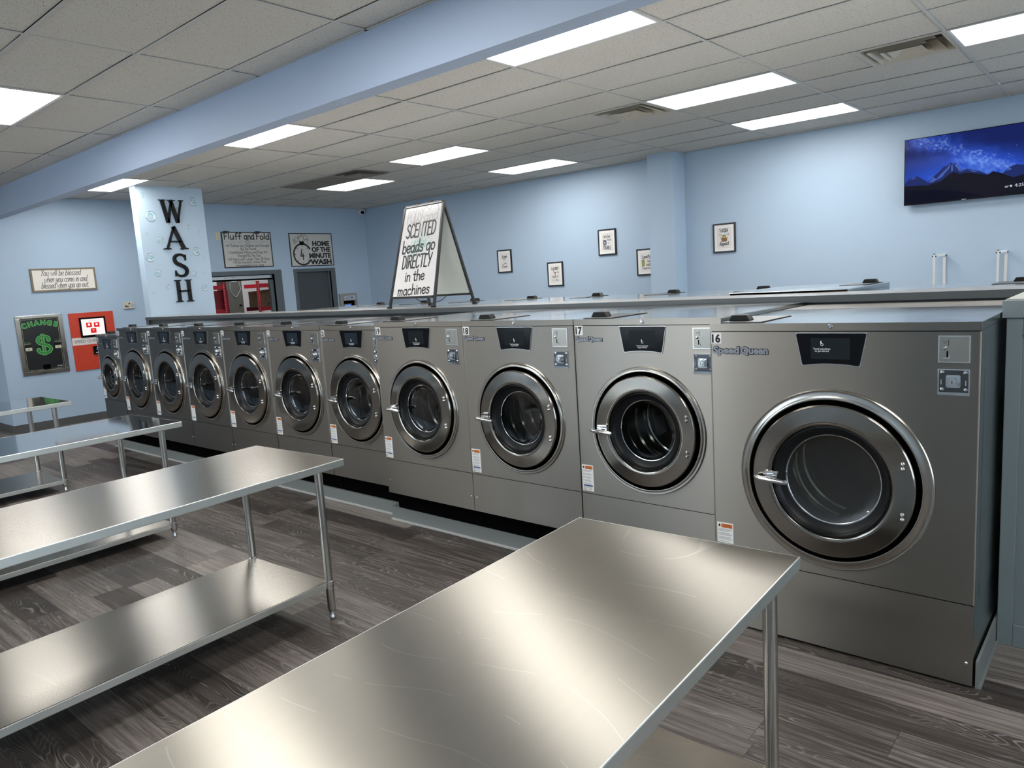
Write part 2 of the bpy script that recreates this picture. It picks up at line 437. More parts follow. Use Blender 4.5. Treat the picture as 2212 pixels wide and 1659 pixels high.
glyph('n', .52, 'l.08,.55 .08,0', 'c.08,.32 .2,.52 .36,.52 .42,.38 .42,0'); glyph('o', .52, 'c.25,.55 .1,.47 .05,.27 .1,.07 .25,0 .4,.07 .45,.27 .4,.47 .25,.55')
glyph('p', .54, 'l.08,.55 .08,-.33', LB); glyph('r', .4, 'l.08,.55 .08,0', 'c.08,.32 .18,.5 .36,.53')
glyph('s', .44, 'c.38,.47 .25,.55 .1,.48 .12,.35 .3,.26 .38,.14 .28,.01 .14,0 .04,.09'); glyph('t', .42, 'c.18,.85 .18,.2 .22,.03 .36,.03', 'l.03,.58 .37,.58')
glyph('u', .55, 'c.08,.55 .08,.2 .14,.03 .28,.02 .42,.2', 'l.43,.55 .43,.08 .5,0'); glyph('v', .47, 'l.05,.55 .23,0 .42,.55')
glyph('w', .66, 'l.04,.55 .17,0 .32,.45 .47,0 .6,.55'); glyph('z', .46, 'l.05,.55 .4,.55 .05,0 .42,0'); glyph('x', .46, 'l.05,.55 .4,0', 'l.4,.55 .05,0'); glyph('y', .52, 'c.06,.55 .08,.25 .2,.1 .4,.2', 'c.43,.55 .42,.1 .36,-.2 .22,-.33 .08,-.25')
glyph('A', .56, 'l.02,0 .27,1 .52,0', 'l.1,.34 .44,.34'); glyph('B', .56, 'l.08,0 .08,1', 'c.08,1 .36,.96 .42,.78 .34,.56 .08,.53', 'c.08,.53 .4,.48 .48,.26 .38,.05 .08,0')
glyph('C', .56, 'c.48,.85 .34,1 .16,.92 .05,.5 .14,.08 .32,0 .5,.14'); glyph('D', .58, 'l.08,0 .08,1', 'c.08,1 .3,.97 .46,.78 .5,.5 .44,.18 .3,.03 .08,0')
glyph('E', .5, 'l.44,1 .08,1 .08,0 .46,0', 'l.08,.52 .4,.52'); glyph('F', .5, 'l.46,1 .08,1 .08,0', 'l.08,.52 .38,.52')
glyph('H', .6, 'l.08,0 .08,1', 'l.5,0 .5,1', 'l.08,.5 .5,.5'); glyph('I', .24, 'l.11,0 .11,1'); glyph('L', .48, 'l.08,1 .08,0 .44,0')
glyph('M', .74, 'l.06,0 .1,1 .36,.3 .62,1 .66,0'); glyph('N', .62, 'l.08,0 .08,1 .52,0 .52,1')
glyph('O', .62, 'c.3,1 .13,.9 .05,.5 .13,.1 .3,0 .47,.1 .55,.5 .47,.9 .3,1'); glyph('P', .54, 'l.08,0 .08,1', 'c.08,1 .36,.97 .46,.76 .36,.52 .08,.48')
glyph('Q', .64, 'c.3,1 .13,.9 .05,.5 .13,.1 .3,0 .47,.1 .55,.5 .47,.9 .3,1', 'l.36,.22 .58,-.04')
glyph('R', .56, 'l.08,0 .08,1', 'c.08,1 .36,.97 .45,.77 .36,.54 .08,.5', 'l.24,.5 .5,0'); glyph('S', .54, 'c.47,.86 .32,1 .14,.93 .1,.72 .26,.54 .44,.36 .42,.1 .24,0 .06,.13')
glyph('T', .56, 'l.28,0 .28,1', 'l.02,1 .54,1'); glyph('U', .6, 'c.08,1 .08,.25 .16,.03 .3,0 .44,.03 .52,.25 .52,1'); glyph('W', .8, 'l.04,1 .2,0 .4,.8 .58,0 .76,1')
glyph('Y', .56, 'l.03,1 .27,.5', 'l.52,1 .2,0'); glyph('K', .56, 'l.08,0 .08,1', 'l.48,1 .1,.42', 'l.2,.55 .5,0'); glyph('X', .54, 'l.05,1 .48,0', 'l.48,1 .05,0'); glyph('G', .6, 'c.48,.85 .34,1 .16,.92 .05,.5 .14,.08 .34,0 .5,.16', 'l.5,.16 .5,.45 .32,.45')
glyph('.', .2, 'l.08,0 .08,.03'); glyph(',', .2, 'l.1,.05 .05,-.12'); glyph("'", .16, 'l.08,1 .06,.8'); glyph(' ', .32); glyph(':', .2, 'l.1,.1 .1,.13', 'l.1,.45 .1,.48')
glyph('0', .52, 'c.25,1 .1,.9 .05,.5 .1,.1 .25,0 .4,.1 .45,.5 .4,.9 .25,1'); glyph('1', .3, 'l.02,.8 .18,1 .18,0')
glyph('2', .5, 'c.06,.8 .2,1 .38,.92 .4,.68 .06,0', 'l.06,0 .46,0'); glyph('3', .5, 'c.06,.9 .24,1 .4,.86 .36,.6 .18,.53', 'c.18,.53 .42,.45 .42,.14 .22,0 .05,.1')
glyph('4', .54, 'l.28,1 .08,.36 .5,.36', 'l.38,.58 .38,0'); glyph('6', .52, 'c.38,.98 .14,.7 .05,.3 .16,.02 .36,.04 .44,.28 .3,.5 .1,.38'); glyph('8', .5, 'c.25,.53 .1,.65 .1,.88 .25,1 .4,.88 .4,.65 .25,.53 .06,.35 .08,.1 .25,0 .42,.1 .44,.35 .25,.53')

class MB:
    def __init__(s, F=FLAT):
        s.v, s.f, s.m, s.F, s.cur, s.sm = [], [], [], F, 0, []
        s.mats = []
    def mat(s, name):
        if name not in s.mats: s.mats.append(name)
        s.cur = s.mats.index(name)
        return s
    def add(s, pts, faces, smooth=False, raw=False):
        b = len(s.v)
        s.v += [tuple(p) if raw else tuple(s.F(*p)) for p in pts]
        for f in faces:
            s.f.append(tuple(b + i for i in f)); s.m.append(s.cur); s.sm.append(smooth)
    def box(s, u0, u1, v0, v1, d0, d1):
        s.add([(u0, v0, d0), (u1, v0, d0), (u1, v1, d0), (u0, v1, d0), (u0, v0, d1), (u1, v0, d1), (u1, v1, d1), (u0, v1, d1)],
              [(0, 3, 2, 1), (4, 5, 6, 7), (0, 1, 5, 4), (1, 2, 6, 5), (2, 3, 7, 6), (3, 0, 4, 7)])
        return s
    def rect(s, u0, u1, v0, v1, d=0.0):
        s.add([(u0, v0, d), (u1, v0, d), (u1, v1, d), (u0, v1, d)], [(0, 1, 2, 3)])
    def prism(s, pts, d0, d1, smooth=False):
        n = len(pts)
        s.add([(u, v, d0) for u, v in pts] + [(u, v, d1) for u, v in pts],
              [tuple(range(n))[::-1], tuple(range(n, 2 * n))] + [(i, (i + 1) % n, n + (i + 1) % n, n + i) for i in range(n)], smooth)
    def poly(s, pts, d=0.0):
        s.add([(u, v, d) for u, v in pts], [tuple(range(len(pts)))])
    def lathe(s, prof, c=(0, 0), seg=48, smooth=True, close=False):
        """turn (radius, depth) pairs about the frame's normal through c"""
        n = len(prof); pts = []
        for k in range(seg):
            a = 2 * PI * k / seg
            pts += [(c[0] + r * math.cos(a), c[1] + r * math.sin(a), d) for r, d in prof]
        fs = []
        for k in range(seg):
            q = (k + 1) % seg
            for i in range(n - 1 if not close else n):
                j = (i + 1) % n
                fs.append((k * n + i, q * n + i, q * n + j, k * n + j))
        s.add(pts, fs, smooth)
    def disc(s, r, d, c=(0, 0), seg=32):
        s.add([(c[0] + r * math.cos(2 * PI * k / seg), c[1] + r * math.sin(2 * PI * k / seg), d) for k in range(seg)], [tuple(range(seg))])
    def tube(s, path, r, seg=10, cap=True):
        """round bar along world/local xyz points (through the frame)"""
        P = [s.F(*p) for p in path]
        pts = []
        for i, p in enumerate(P):
            dr = (P[min(i + 1, len(P) - 1)] - P[max(i - 1, 0)]).normalized()
            a = dr.orthogonal().normalized() if i == 0 else (a - dr * a.dot(dr)).normalized()
            b = dr.cross(a)
            rr = r[i] if isinstance(r, (list, tuple)) else r
            pts += [p + (a * math.cos(2 * PI * k / seg) + b * math.sin(2 * PI * k / seg)) * rr for k in range(seg)]
        fs = []
        for i in range(len(P) - 1):
            for k in range(seg):
                q = (k + 1) % seg
                fs.append((i * seg + k, i * seg + q, (i + 1) * seg + q, (i + 1) * seg + k))
        if cap: fs += [tuple(range(seg))[::-1], tuple(range((len(P) - 1) * seg, len(P) * seg))]
        s.add(pts, fs, True, raw=True)
    def ring2(s, c, r, w, d, seg=28, a0=0, a1=2 * PI):
        n = seg if a1 - a0 >= 2 * PI - 1e-6 else seg + 1
        pts = []
        for k in range(n):
            a = a0 + (a1 - a0) * k / seg
            for rr in (r - w / 2, r + w / 2): pts.append((c[0] + rr * math.cos(a), c[1] + rr * math.sin(a), d))
        s.add(pts, [(2 * k, 2 * k + 1, 2 * ((k + 1) % n) + 1, 2 * ((k + 1) % n)) for k in range(seg)])
    def stroke(s, pts, w, d=0.0, curved=True):
        """flat pen stroke with round ends"""
        if curved: pts = smooth_path(pts)
        n = len(pts); L = []
        for i in range(n):
            a, b = pts[max(i - 1, 0)], pts[min(i + 1, n - 1)]
            if 0 < i < n - 1:
                d1 = Vector((pts[i][0] - a[0], pts[i][1] - a[1])); d2 = Vector((b[0] - pts[i][0], b[1] - pts[i][1]))
                d1.normalize(); d2.normalize(); tg = d1 + d2
                if tg.length < 1e-4: tg = d1
                tg.normalize(); k = 1 / max(0.5, tg.dot(d1))
            else:
                tg = Vector((b[0] - a[0], b[1] - a[1])); k = 1
                if tg.length < 1e-9: tg = Vector((1, 0))
                tg.normalize()
            nx, ny = -tg.y * w / 2 * k, tg.x * w / 2 * k
            L += [(pts[i][0] - nx, pts[i][1] - ny, d), (pts[i][0] + nx, pts[i][1] + ny, d)]
        s.add(L, [(2 * i, 2 * i + 2, 2 * i + 3, 2 * i + 1) for i in range(n - 1)])
        for p in (pts[0], pts[-1]): s.disc(w / 2, d + 1e-5, p, 8)
    def hand(s, text, u, v, h, w=0.1, d=0.0, sx=1.0, slant=0.0, width=None, align='l', gap=1.0, rise=0.0, weight_y=None):
        """hand lettering of cap height h; fitted to a width when one is given"""
        tot = sum(G[c][0] for c in text) * gap
        if width: sx = width / (tot * h)
        x = u if align == 'l' else u - tot * h * sx / 2
        for c in text:
            a, st = G[c]
            for kind, pts in st:
                q = [(x + (px + slant * py) * h * sx, v + py * h + rise * (x - u)) for px, py in pts]
                s.stroke(q, w * h, d, kind == 'c')
            x += a * gap * h * sx
    def font(s, text, u, v, h, d=0.0, bold=0.0, width=None, align='l', sx=1.0, shear=0.0, thick=0.0, rot=0.0, pivot=None):
        """upright type of cap height h"""
        vs, fs = font_shape(text, bold)
        if not vs: return
        x0, x1 = min(p[0] for p in vs), max(p[0] for p in vs)
        k = h / 0.73
        ax = width / (x1 - x0) if width else k * sx
        sh = 0 if align == 'l' else -(x1 - x0) * ax / 2
        out = []
        for p in vs:
            a, b = (p[0] - x0) * ax + sh + shear * p[1] * k, p[1] * k
            if rot: a, b = a * math.cos(rot) - b * math.sin(rot), a * math.sin(rot) + b * math.cos(rot)
            out.append((u + a, v + b))
        if thick:
            n = len(out); edges = {}
            for f in fs:
                for i in range(len(f)):
                    e = (f[i], f[(i + 1) % len(f)])
                    edges[e] = 1
            side = [(a, b, n + b, n + a) for a, b in edges if (b, a) not in edges]
            s.add([(a, b, d) for a, b in out] + [(a, b, d + thick) for a, b in out],
                  [tuple(f[::-1]) for f in fs] + [tuple(n + i for i in f) for f in fs] + side)
        else:
            s.add([(a, b, d) for a, b in out], fs)
    def mesh(s, name, sharp=35, recalc=True):
        me = bpy.data.meshes.new(name)
        me.from_pydata(s.v, [], s.f)
        for mm in s.mats: me.materials.append(MATS[mm])
        me.polygons.foreach_set('material_index', s.m)
        me.polygons.foreach_set('use_smooth', [bool(x) for x in s.sm])
        me.update()
        if recalc:
            b = bmesh.new(); b.from_mesh(me)
            bmesh.ops.recalc_face_normals(b, faces=b.faces)
            b.to_mesh(me); b.free()
        if any(s.sm): me.set_sharp_from_angle(angle=math.radians(sharp))
        return me
    def build(s, name, parent=None, bevel=0.0, **k):
        return link(name, s.mesh(name, **k), parent, bevel)

def link(name, me, parent=None, bevel=0.0):
    o = bpy.data.objects.new(name, me); col.objects.link(o)
    if parent is not None: o.parent = parent
    if bevel:
        b = o.modifiers.new('bevel', 'BEVEL'); b.width = bevel; b.segments = 2; b.limit_method = 'ANGLE'; b.angle_limit = math.radians(50)
    return o
def tag(o, label=None, cat=None, group=None, kind=None):
    if label: o['label'] = label
    if cat: o['category'] = cat
    if group: o['group'] = group
    if kind: o['kind'] = kind
    return o
def thing(name, label, cat, loc=(0, 0, 0), rz=0.0, group=None):
    o = bpy.data.objects.new(name, None); col.objects.link(o)
    o.empty_display_size = 0.1
    o.location = loc; o.rotation_euler = (0, 0, rz)
    return tag(o, label, cat, group)
def struct(mb, name, parent=None, **k):
    o = mb.build(name, parent, **k)
    if parent is None: o['kind'] = 'structure'
    return o
# ================================================================ the room
m = MB().mat('planks'); m.box(-16.2, X1, Y0, YW, -0.05, 0.0); struct(m, 'floor')

# end wall: a counter opening and a doorway cut out of it
OP = (5.72, 7.27, 0.95, 2.03); DR = (7.735, 8.475, 0.0, 2.045)
m = MB().mat('wall_paint')
ya = 3.01
xs0, xs1 = XW - 0.14, XW
m.box(xs0, xs1, ya, OP[0], 0, ZC + .1); m.box(xs0, xs1, OP[0], OP[1], 0, OP[2]); m.box(xs0, xs1, OP[0], OP[1], OP[3], ZC + .1)
m.box(xs0, xs1, OP[1], DR[0], 0, ZC + .1); m.box(xs0, xs1, DR[0], DR[1], DR[3], ZC + .1); m.box(xs0, xs1, DR[1], YW, 0, ZC + .1)
m.box(-16.2, xs0, ya, ya + .14, 0, ZC + .1)          # the wall turns the corner into the passage
struct(m, 'wall_back')
m = MB().mat('wall_paint'); m.box(-16.2, X1, YW, YW + .15, 0, ZC + .1); struct(m, 'wall_right')
m = MB().mat('wall_paint'); m.box(-16.35, -16.2, Y0, YW, 0, ZC + .1); struct(m, 'wall_passage')
# wall on the street side behind the camera, with shop windows
WINS = [(-10.4, -7.6), (-7.2, -4.4)]
m = MB().mat('wall_paint')
edges = [-16.2] + [e for w in WINS for e in w] + [X1]
for i in range(0, len(edges), 2): m.box(edges[i], edges[i + 1], Y0 - .15, Y0, 0, ZC + .1)
for a, b in WINS:
    m.box(a, b, Y0 - .15, Y0, 0, .6); m.box(a, b, Y0 - .15, Y0, 2.6, ZC + .1)
struct(m, 'wall_left')
WIN2 = [(-2.9, -0.3), (0.2, 2.8), (4.6, 8.6)]
m = MB().mat('wall_paint')
edges = [Y0] + [e for w in WIN2 for e in w] + [YW]
for i in range(0, len(edges), 2): m.box(X1, X1 + .15, edges[i], edges[i + 1], 0, ZC + .1)
for a, b in WIN2:
    m.box(X1, X1 + .15, a, b, 0, .5); m.box(X1, X1 + .15, a, b, 2.7, ZC + .1)
struct(m, 'wall_front')
n = 0
for a, b in WINS:
    n += 1
    w = MB().mat('silver'); f = .05
    w.box(a, b, Y0 - .12, Y0 - .03, .6, .6 + f); w.box(a, b, Y0 - .12, Y0 - .03, 2.6 - f, 2.6)
    for x in (a, (a + b) / 2 - f / 2, b - f): w.box(x, x + f, Y0 - .12, Y0 - .03, .6 + f, 2.6 - f)
    fr = struct(w, 'window_%d' % n)
    g = MB().mat('window_glass'); g.box(a + f, b - f, Y0 - .08, Y0 - .075, .6 + f, 2.6 - f); g.build('pane', fr)
for a, b in WIN2:
    n += 1
    w = MB().mat('silver'); f = .05
    w.box(X1 + .03, X1 + .12, a, b, .5, .5 + f); w.box(X1 + .03, X1 + .12, a, b, 2.7 - f, 2.7)
    for y in (a, (a + b) / 2 - f / 2, b - f): w.box(X1 + .03, X1 + .12, y, y + f, .5 + f, 2.7 - f)
    fr = struct(w, 'window_%d' % n)
    g = MB().mat('window_glass'); g.box(X1 + .075, X1 + .08, a + f, b - f, .5 + f, 2.7 - f); g.build('pane', fr)

# dropped beam, column with the lettering, pilaster
m = MB().mat('beam_paint'); m.box(-16.2, X1, BEAM0, BEAM1, BEAMZ, ZC + .1); struct(m, 'trim_1')
m = MB().mat('column_paint'); m.box(-10.42, -10.254, 4.40, 5.322, 0, ZC + .05); column = struct(m, 'trim_2')
m = MB().mat('wall_paint'); m.box(-5.235, -4.855, 9.06, YW, 0, ZC + .05); struct(m, 'trim_3')
# vinyl base along the walls
m = MB().mat('base_vinyl'); m.box(XW, XW + .012, ya, 5.7, 0, .105); m.box(XW, XW + .022, ya, 5.7, 0, .012); m.box(XW, XW + .012, 7.42, 7.66, 0, .105); m.box(XW, XW + .012, 8.56, YW, 0, .105); m.box(-16.2, XW + .012, ya - .012, ya, 0, .105)
struct(m, 'baseboard_back')
m = MB().mat('base_vinyl'); m.box(XW, X1, YW - .012, YW, 0, .105); struct(m, 'baseboard_right')

# ceiling: lay-in tiles on a T grid
LIGHTS = [(-1, -1), (-1, 3), (-1, 6), (-4, -1), (-4, 3), (-4, 6), (-7, -1), (-6, 4), (1, 3), (2, -1), (2, 6)]
LIGHTSL = [(-2, 2), (1, 2), (4, 2), (-5, 5), (-2, 5), (1, 5), (4, 5), (-5, 9), (-2, 9), (1, 9), (4, 9), (-7, 6)]   # left section: columns from GXL, rows counted from the beam
VENTS = [(-2, 3, 1), (0, 3, 1), (-5, 3, 0)]          # column, row, half of the cell
GRILLE = (-6, 3)
m = MB().mat('plenum'); m.box(-16.2, X1, Y0, YW, ZC + .16, ZC + .2)
def tile(x0, x1, y0, y1):
    x0, x1 = max(x0, -16.2), min(x1, X1)
    if x1 - x0 < .05 or y1 - y0 < .05: return
    m.mat('tile')
    z = [ZC + .004 + random.uniform(0, .005) for _ in range(4)]
    a, b, c, d = x0 + .008, x1 - .008, y0 + .0135, y1 - .0135
    m.add([(a, c, z[0]), (b, c, z[1]), (b, d, z[2]), (a, d, z[3]), (a, c, z[0] + .015), (b, c, z[1] + .015), (b, d, z[2] + .015), (a, d, z[3] + .015)],
          [(0, 3, 2, 1), (4, 5, 6, 7), (0, 1, 5, 4), (1, 2, 6, 5), (2, 3, 7, 6), (3, 0, 4, 7)])
def cellR(i, j): return GX + i * T, GX + (i + 1) * T, GY + j * t, GY + (j + 1) * t
def cellL(i, k): return GXL + i * T, GXL + (i + 1) * T, GYL - k * t, GYL - (k - 1) * t
for i in range(-8, 6):
    for j in range(-2, 9):
        x0, x1, y0, y1 = cellR(i, j)
        x0 = max(x0, XW) ; y0 = max(y0, BEAM1); y1 = min(y1, YW)
        if (i, j) in LIGHTS or (i, j) == GRILLE or x1 < XW: continue
        hv = [v[2] for v in VENTS if v[:2] == (i, j)]
        if hv:
            xm = (x0 + x1) / 2
            tile(*((x0, xm) if hv[0] else (xm, x1)), y0, y1)
        else: tile(x0, x1, y0, y1)
for i in range(-10, 7):
    for k in range(0, 12):
        x0, x1, y0, y1 = cellL(i, k)
        if (i, k) in LIGHTSL: continue
        tile(x0, x1, max(y0, Y0), min(y1, BEAM0))
m.mat('grid_paint')
g = .012
for i in range(-8, 6):
    x = GX + i * T
    if XW < x < X1: m.box(x - g, x + g, BEAM1, YW, ZC, ZC + .003)
for j in range(-1, 9): m.box(XW, X1, GY + j * t - g, GY + j * t + g, ZC - .0006, ZC + .0024)
for v in VENTS:
    x0, x1, y0, y1 = cellR(*v[:2]); xm = (x0 + x1) / 2
    m.box(xm - g, xm + g, y0, y1, ZC, ZC + .003)
for i in range(-9, 7): m.box(max(-16.2, GXL + i * T - g), min(X1, GXL + i * T + g), Y0, BEAM0, ZC, ZC + .003)
for k in range(0, 11): m.box(-16.2, X1, GYL - k * t - g, GYL - k * t + g, ZC - .0006, ZC + .0024)
# wall angle
m.box(XW, X1, YW - .022, YW, ZC, ZC + .003); m.box(XW, XW + .022, BEAM1, YW, ZC, ZC + .003); m.box(-16.2, X1, BEAM0 - .022, BEAM0, ZC, ZC + .003)
struct(m, 'ceiling')

LWORDS = {('R', -1, -1): 'white ceiling light panel close to the beam, nearest the camera', ('R', -4, -1): 'white ceiling light panel beside the beam, second from the camera',
          ('R', -7, -1): 'white ceiling light panel beside the beam, above the lettered column', ('R', -1, 3): 'long ceiling light panel just right of the middle air diffuser',
          ('R', -1, 6): 'ceiling light panel nearest the wall, on the right above the pilaster', ('R', -4, 3): 'ceiling light panel over the sandwich board sign',
          ('R', -4, 6): 'ceiling light panel by the wall, between the sandwich board and the pilaster', ('R', -6, 4): 'ceiling light panel touching the slatted return grille',
          ('R', 1, 3): 'ceiling light panel cut off by the right edge of the picture, beside an air diffuser', ('L', -2, 2): 'ceiling light panel left of the beam, cut off by the left edge of the picture'}
def ceiling_light(sec, i, j):
    x0, x1, y0, y1 = cellR(i, j) if sec == 'R' else cellL(i, j)
    cx, cy = (x0 + x1) / 2, (y0 + y1) / 2
    w, h = (x1 - x0) / 2 - .006, (y1 - y0) / 2 - .006
    seen = (sec, i, j) in LWORDS
    o = thing('ceiling_light', LWORDS.get((sec, i, j), 'white ceiling light panel outside the picture, behind the camera'), 'ceiling light', (cx, cy, ZC), 0,
              'ceiling light panels' if seen else 'ceiling light panels behind the camera')
    f = MB().mat('white_plastic'); b = .022
    f.box(-w, w, -h, -h + b, .001, .06); f.box(-w, w, h - b, h, .001, .06); f.box(-w, -w + b, -h + b, h - b, .001, .06); f.box(w - b, w, -h + b, h - b, .001, .06)
    f.build('frame', o)
    d = MB().mat('diffuser'); d.box(-w + b, w - b, -h + b, h - b, .004, .012); d.build('diffuser', o)
for q in LIGHTS: ceiling_light('R', *q)
for q in LIGHTSL: ceiling_light('L', *q)

VW = ['beige square ceiling diffuser left of the long light panel, middle one of three', 'beige square ceiling diffuser at upper right, largest and nearest', 'dusty square ceiling diffuser farthest away, beside the return grille']
for (i, j, hf), lab in zip(VENTS, VW):
    x0, x1, y0, y1 = cellR(i, j); xm = (x0 + x1) / 2
    x0, x1 = (xm, x1) if hf else (x0, xm)
    o = thing('ceiling_vent', lab, 'air vent', ((x0 + x1) / 2, (y0 + y1) / 2, ZC), 0, 'square air diffusers')
    paint = 'vent_dirty' if i == -5 else 'vent_paint'
    k = MB().mat('void'); k.box(-.29, .29, -.29, .29, .145, .15); k.build('duct', o)
    f = MB().mat(paint)
    def frustum(mb, a, za, b, zb):   # square sloped ring
        P = [(-a, -a, za), (a, -a, za), (a, a, za), (-a, a, za), (-b, -b, zb), (b, -b, zb), (b, b, zb), (-b, b, zb)]
        mb.add(P, [(0, 1, 5, 4), (1, 2, 6, 5), (2, 3, 7, 6), (3, 0, 4, 7)])
    frustum(f, .297, -.002, .275, -.002); frustum(f, .275, -.002, .225, .10); f.build('frame', o)
    for a, za, b, zb in ((.235, -.012, .165, .075), (.16, -.016, .095, .06)):
        c = MB().mat(paint); frustum(c, a, za, b, zb); frustum(c, a, za + .004, b, zb + .004); c.build('louver', o)
    c = MB().mat(paint)
    c.add([(-.12, -.12, -.012), (.12, -.12, -.012), (.12, .12, -.012), (-.12, .12, -.012), (0, 0, .035)], [(0, 1, 4), (1, 2, 4), (2, 3, 4), (3, 0, 4)])
    c.build('center_cone', o)
x0, x1, y0, y1 = cellR(*GRILLE)
o = thing('return_grille', 'dark dusty slatted return air grille between a light panel and a diffuser', 'air vent', ((x0 + x1) / 2, (y0 + y1) / 2, ZC))
f = MB().mat('vent_dirty'); w, h = .6, .295
f.box(-w, w, -h, -h + .02, -.003, .02); f.box(-w, w, h - .02, h, -.003, .02); f.box(-w, -w + .02, -h + .02, h - .02, -.003, .02); f.box(w - .02, w, -h + .02, h - .02, -.003, .02); f.box(-.012, .012, -h + .02, h - .02, -.003, .02)
f.build('frame', o)
s_ = MB().mat('vent_dirty')
for k in range(19):
    y = -h + .035 + k * .0293
    s_.add([(-w + .02, y, .012), (w - .02, y, .012), (w - .02, y + .021, 0), (-w + .02, y + .021, 0)], [(0, 1, 2, 3)])
s_.build('slats', o)
v = MB().mat('void'); v.box(-w, w, -h, h, .05, .055); v.build('duct', o)

# ================================================================ end wall: doorway, counter opening
m = MB().mat('door_paint'); m.box(XW - .10, XW - .06, DR[0], DR[1], .01, DR[3]); dr = struct(m, 'door_1')
f = MB().mat('grey_trim')
f.box(XW - .14, XW + .012, DR[0] - .07, DR[0], 0, DR[3] + .06); f.box(XW - .14, XW + .012, DR[1], DR[1] + .10, 0, DR[3] + .06); f.box(XW - .14, XW + .012, DR[0], DR[1], DR[3], DR[3] + .06)
f.box(XW - .06, XW - .035, DR[1] - .03, DR[1], 0, DR[3]); f.build('frame', dr, bevel=.004)
k = MB().mat('silver'); k.tube([(XW - .06, DR[0] + .06, 1.0), (XW - .01, DR[0] + .06, 1.0), (XW - .005, DR[0] + .06, 1.0)], [.012, .012, .028]); k.build('knob', dr)
m = MB().mat('grey_trim')
m.box(XW - .14, XW + .014, OP[0] - .09, OP[0], OP[2] - .06, OP[3] + .075); m.box(XW - .14, XW + .014, OP[1], OP[1] + .145, OP[2] - .06, OP[3] + .075)
m.box(XW - .14, XW + .014, OP[0], OP[1], OP[3], OP[3] + .075); m.box(XW - .14, XW + .10, OP[0], OP[1], OP[2] - .06, OP[2])
struct(m, 'window_6', bevel=.004)
o = thing('rolling_shutter', 'raised metal rolling shutter under the head of the counter opening', 'shutter', (XW - .08, (OP[0] + OP[1]) / 2, OP[3]))
hw = (OP[1] - OP[0]) / 2
s_ = MB().mat('shutter_metal'); s_.box(-.015, .015, -hw, hw, -.062, -.008)
for q in (-.12, .02): s_.mat('ink'); s_.box(.015, .017, q, q + .012, -.04, -.03)
s_.build('bottom_bar', o)
s_ = MB().mat('void'); s_.box(-.02, .02, -hw, hw, -.008, 0); s_.box(-.012, .012, -hw, hw, -.09, -.062); s_.build('rubber_seal', o)
s_ = MB().mat('grey_trim'); s_.box(-.03, .03, hw - .07, hw, -1.08, -.09); s_.build('guide_rail', o)

# the room seen through the opening
m = MB().mat('white_paint'); m.box(-16.2, XW - .14, YW - .02, YW, 0, ZC); m.box(-14.62, -14.6, ya + .14, YW, 0, ZC); struct(m, 'wall_storeroom')
o = thing('ceiling_light', 'storeroom ceiling light out of sight above the counter opening', 'ceiling light', (-13.0, 7.4, ZC - .04))
d = MB().mat('diffuser'); d.box(-.6, .6, -.28, .28, 0, .02); d.build('diffuser', o)
# ================================================================ washing machines
CACHE = {}
def part(kind, name, make, parent, bevel=0.0):
    """one mesh per kind of machine, shared by its copies"""
    key = (kind, name)
    if key not in CACHE: CACHE[key] = make().mesh(name)
    return link(name.split('/')[0], CACHE[key], parent, bevel)

KIND = {
    'A': dict(w=1.048, h=1.423, lip=.032, split=.339, bot=.012, dep=.87, cz=.763, ro=.388, rd=.326, ri=.240, ct=1.381, cb=1.249, cw=.279, cwb=.229, coin=(.387, .491), cz0=1.272, cz1=1.373, bz0=1.150, bz1=1.248, num=(.003, .053, 1.335, 1.383), badge=(.012, .267, 1.292, .030), lab=(.012, .090, .400, .497)),
    'B': dict(w=.843, h=1.443, lip=.032, split=.478, bot=.233, dep=1.12, cz=.864, ro=.336, rd=.290, ri=.207, ct=1.403, cb=1.272, cw=.268, cwb=.222, coin=(.278, .380), cz0=1.294, cz1=1.395, bz0=1.174, bz1=1.271, num=(.005, .056, 1.358, 1.409), badge=(.010, .180, 1.327, .024), lab=(.006, .080, .492, .640)),
    'C': dict(w=.760, h=1.416, lip=.031, split=.493, bot=.238, dep=.96, cz=.864, ro=.338, rd=.300, ri=.205, ct=1.381, cb=1.253, cw=.269, cwb=.214, coin=(.245, .341), cz0=1.265, cz1=1.364, bz0=1.142, bz1=1.240, num=(.004, .046, 1.336, 1.383), badge=(.010, .170, 1.303, .021), lab=(.006, .082, .500, .648)),
    'D': dict(w=.60, h=1.340, lip=.031, split=.586, bot=.25, dep=.90, cz=.862, ro=.258, rd=.218, ri=.145, ct=1.300, cb=1.180, cw=.240, cwb=.195, coin=(.175, .265), cz0=1.195, cz1=1.290, bz0=1.075, bz1=1.170, num=(.004, .044, 1.262, 1.305), badge=(.010, .15, 1.235, .019), lab=(.006, .075, .60, .73)),
}
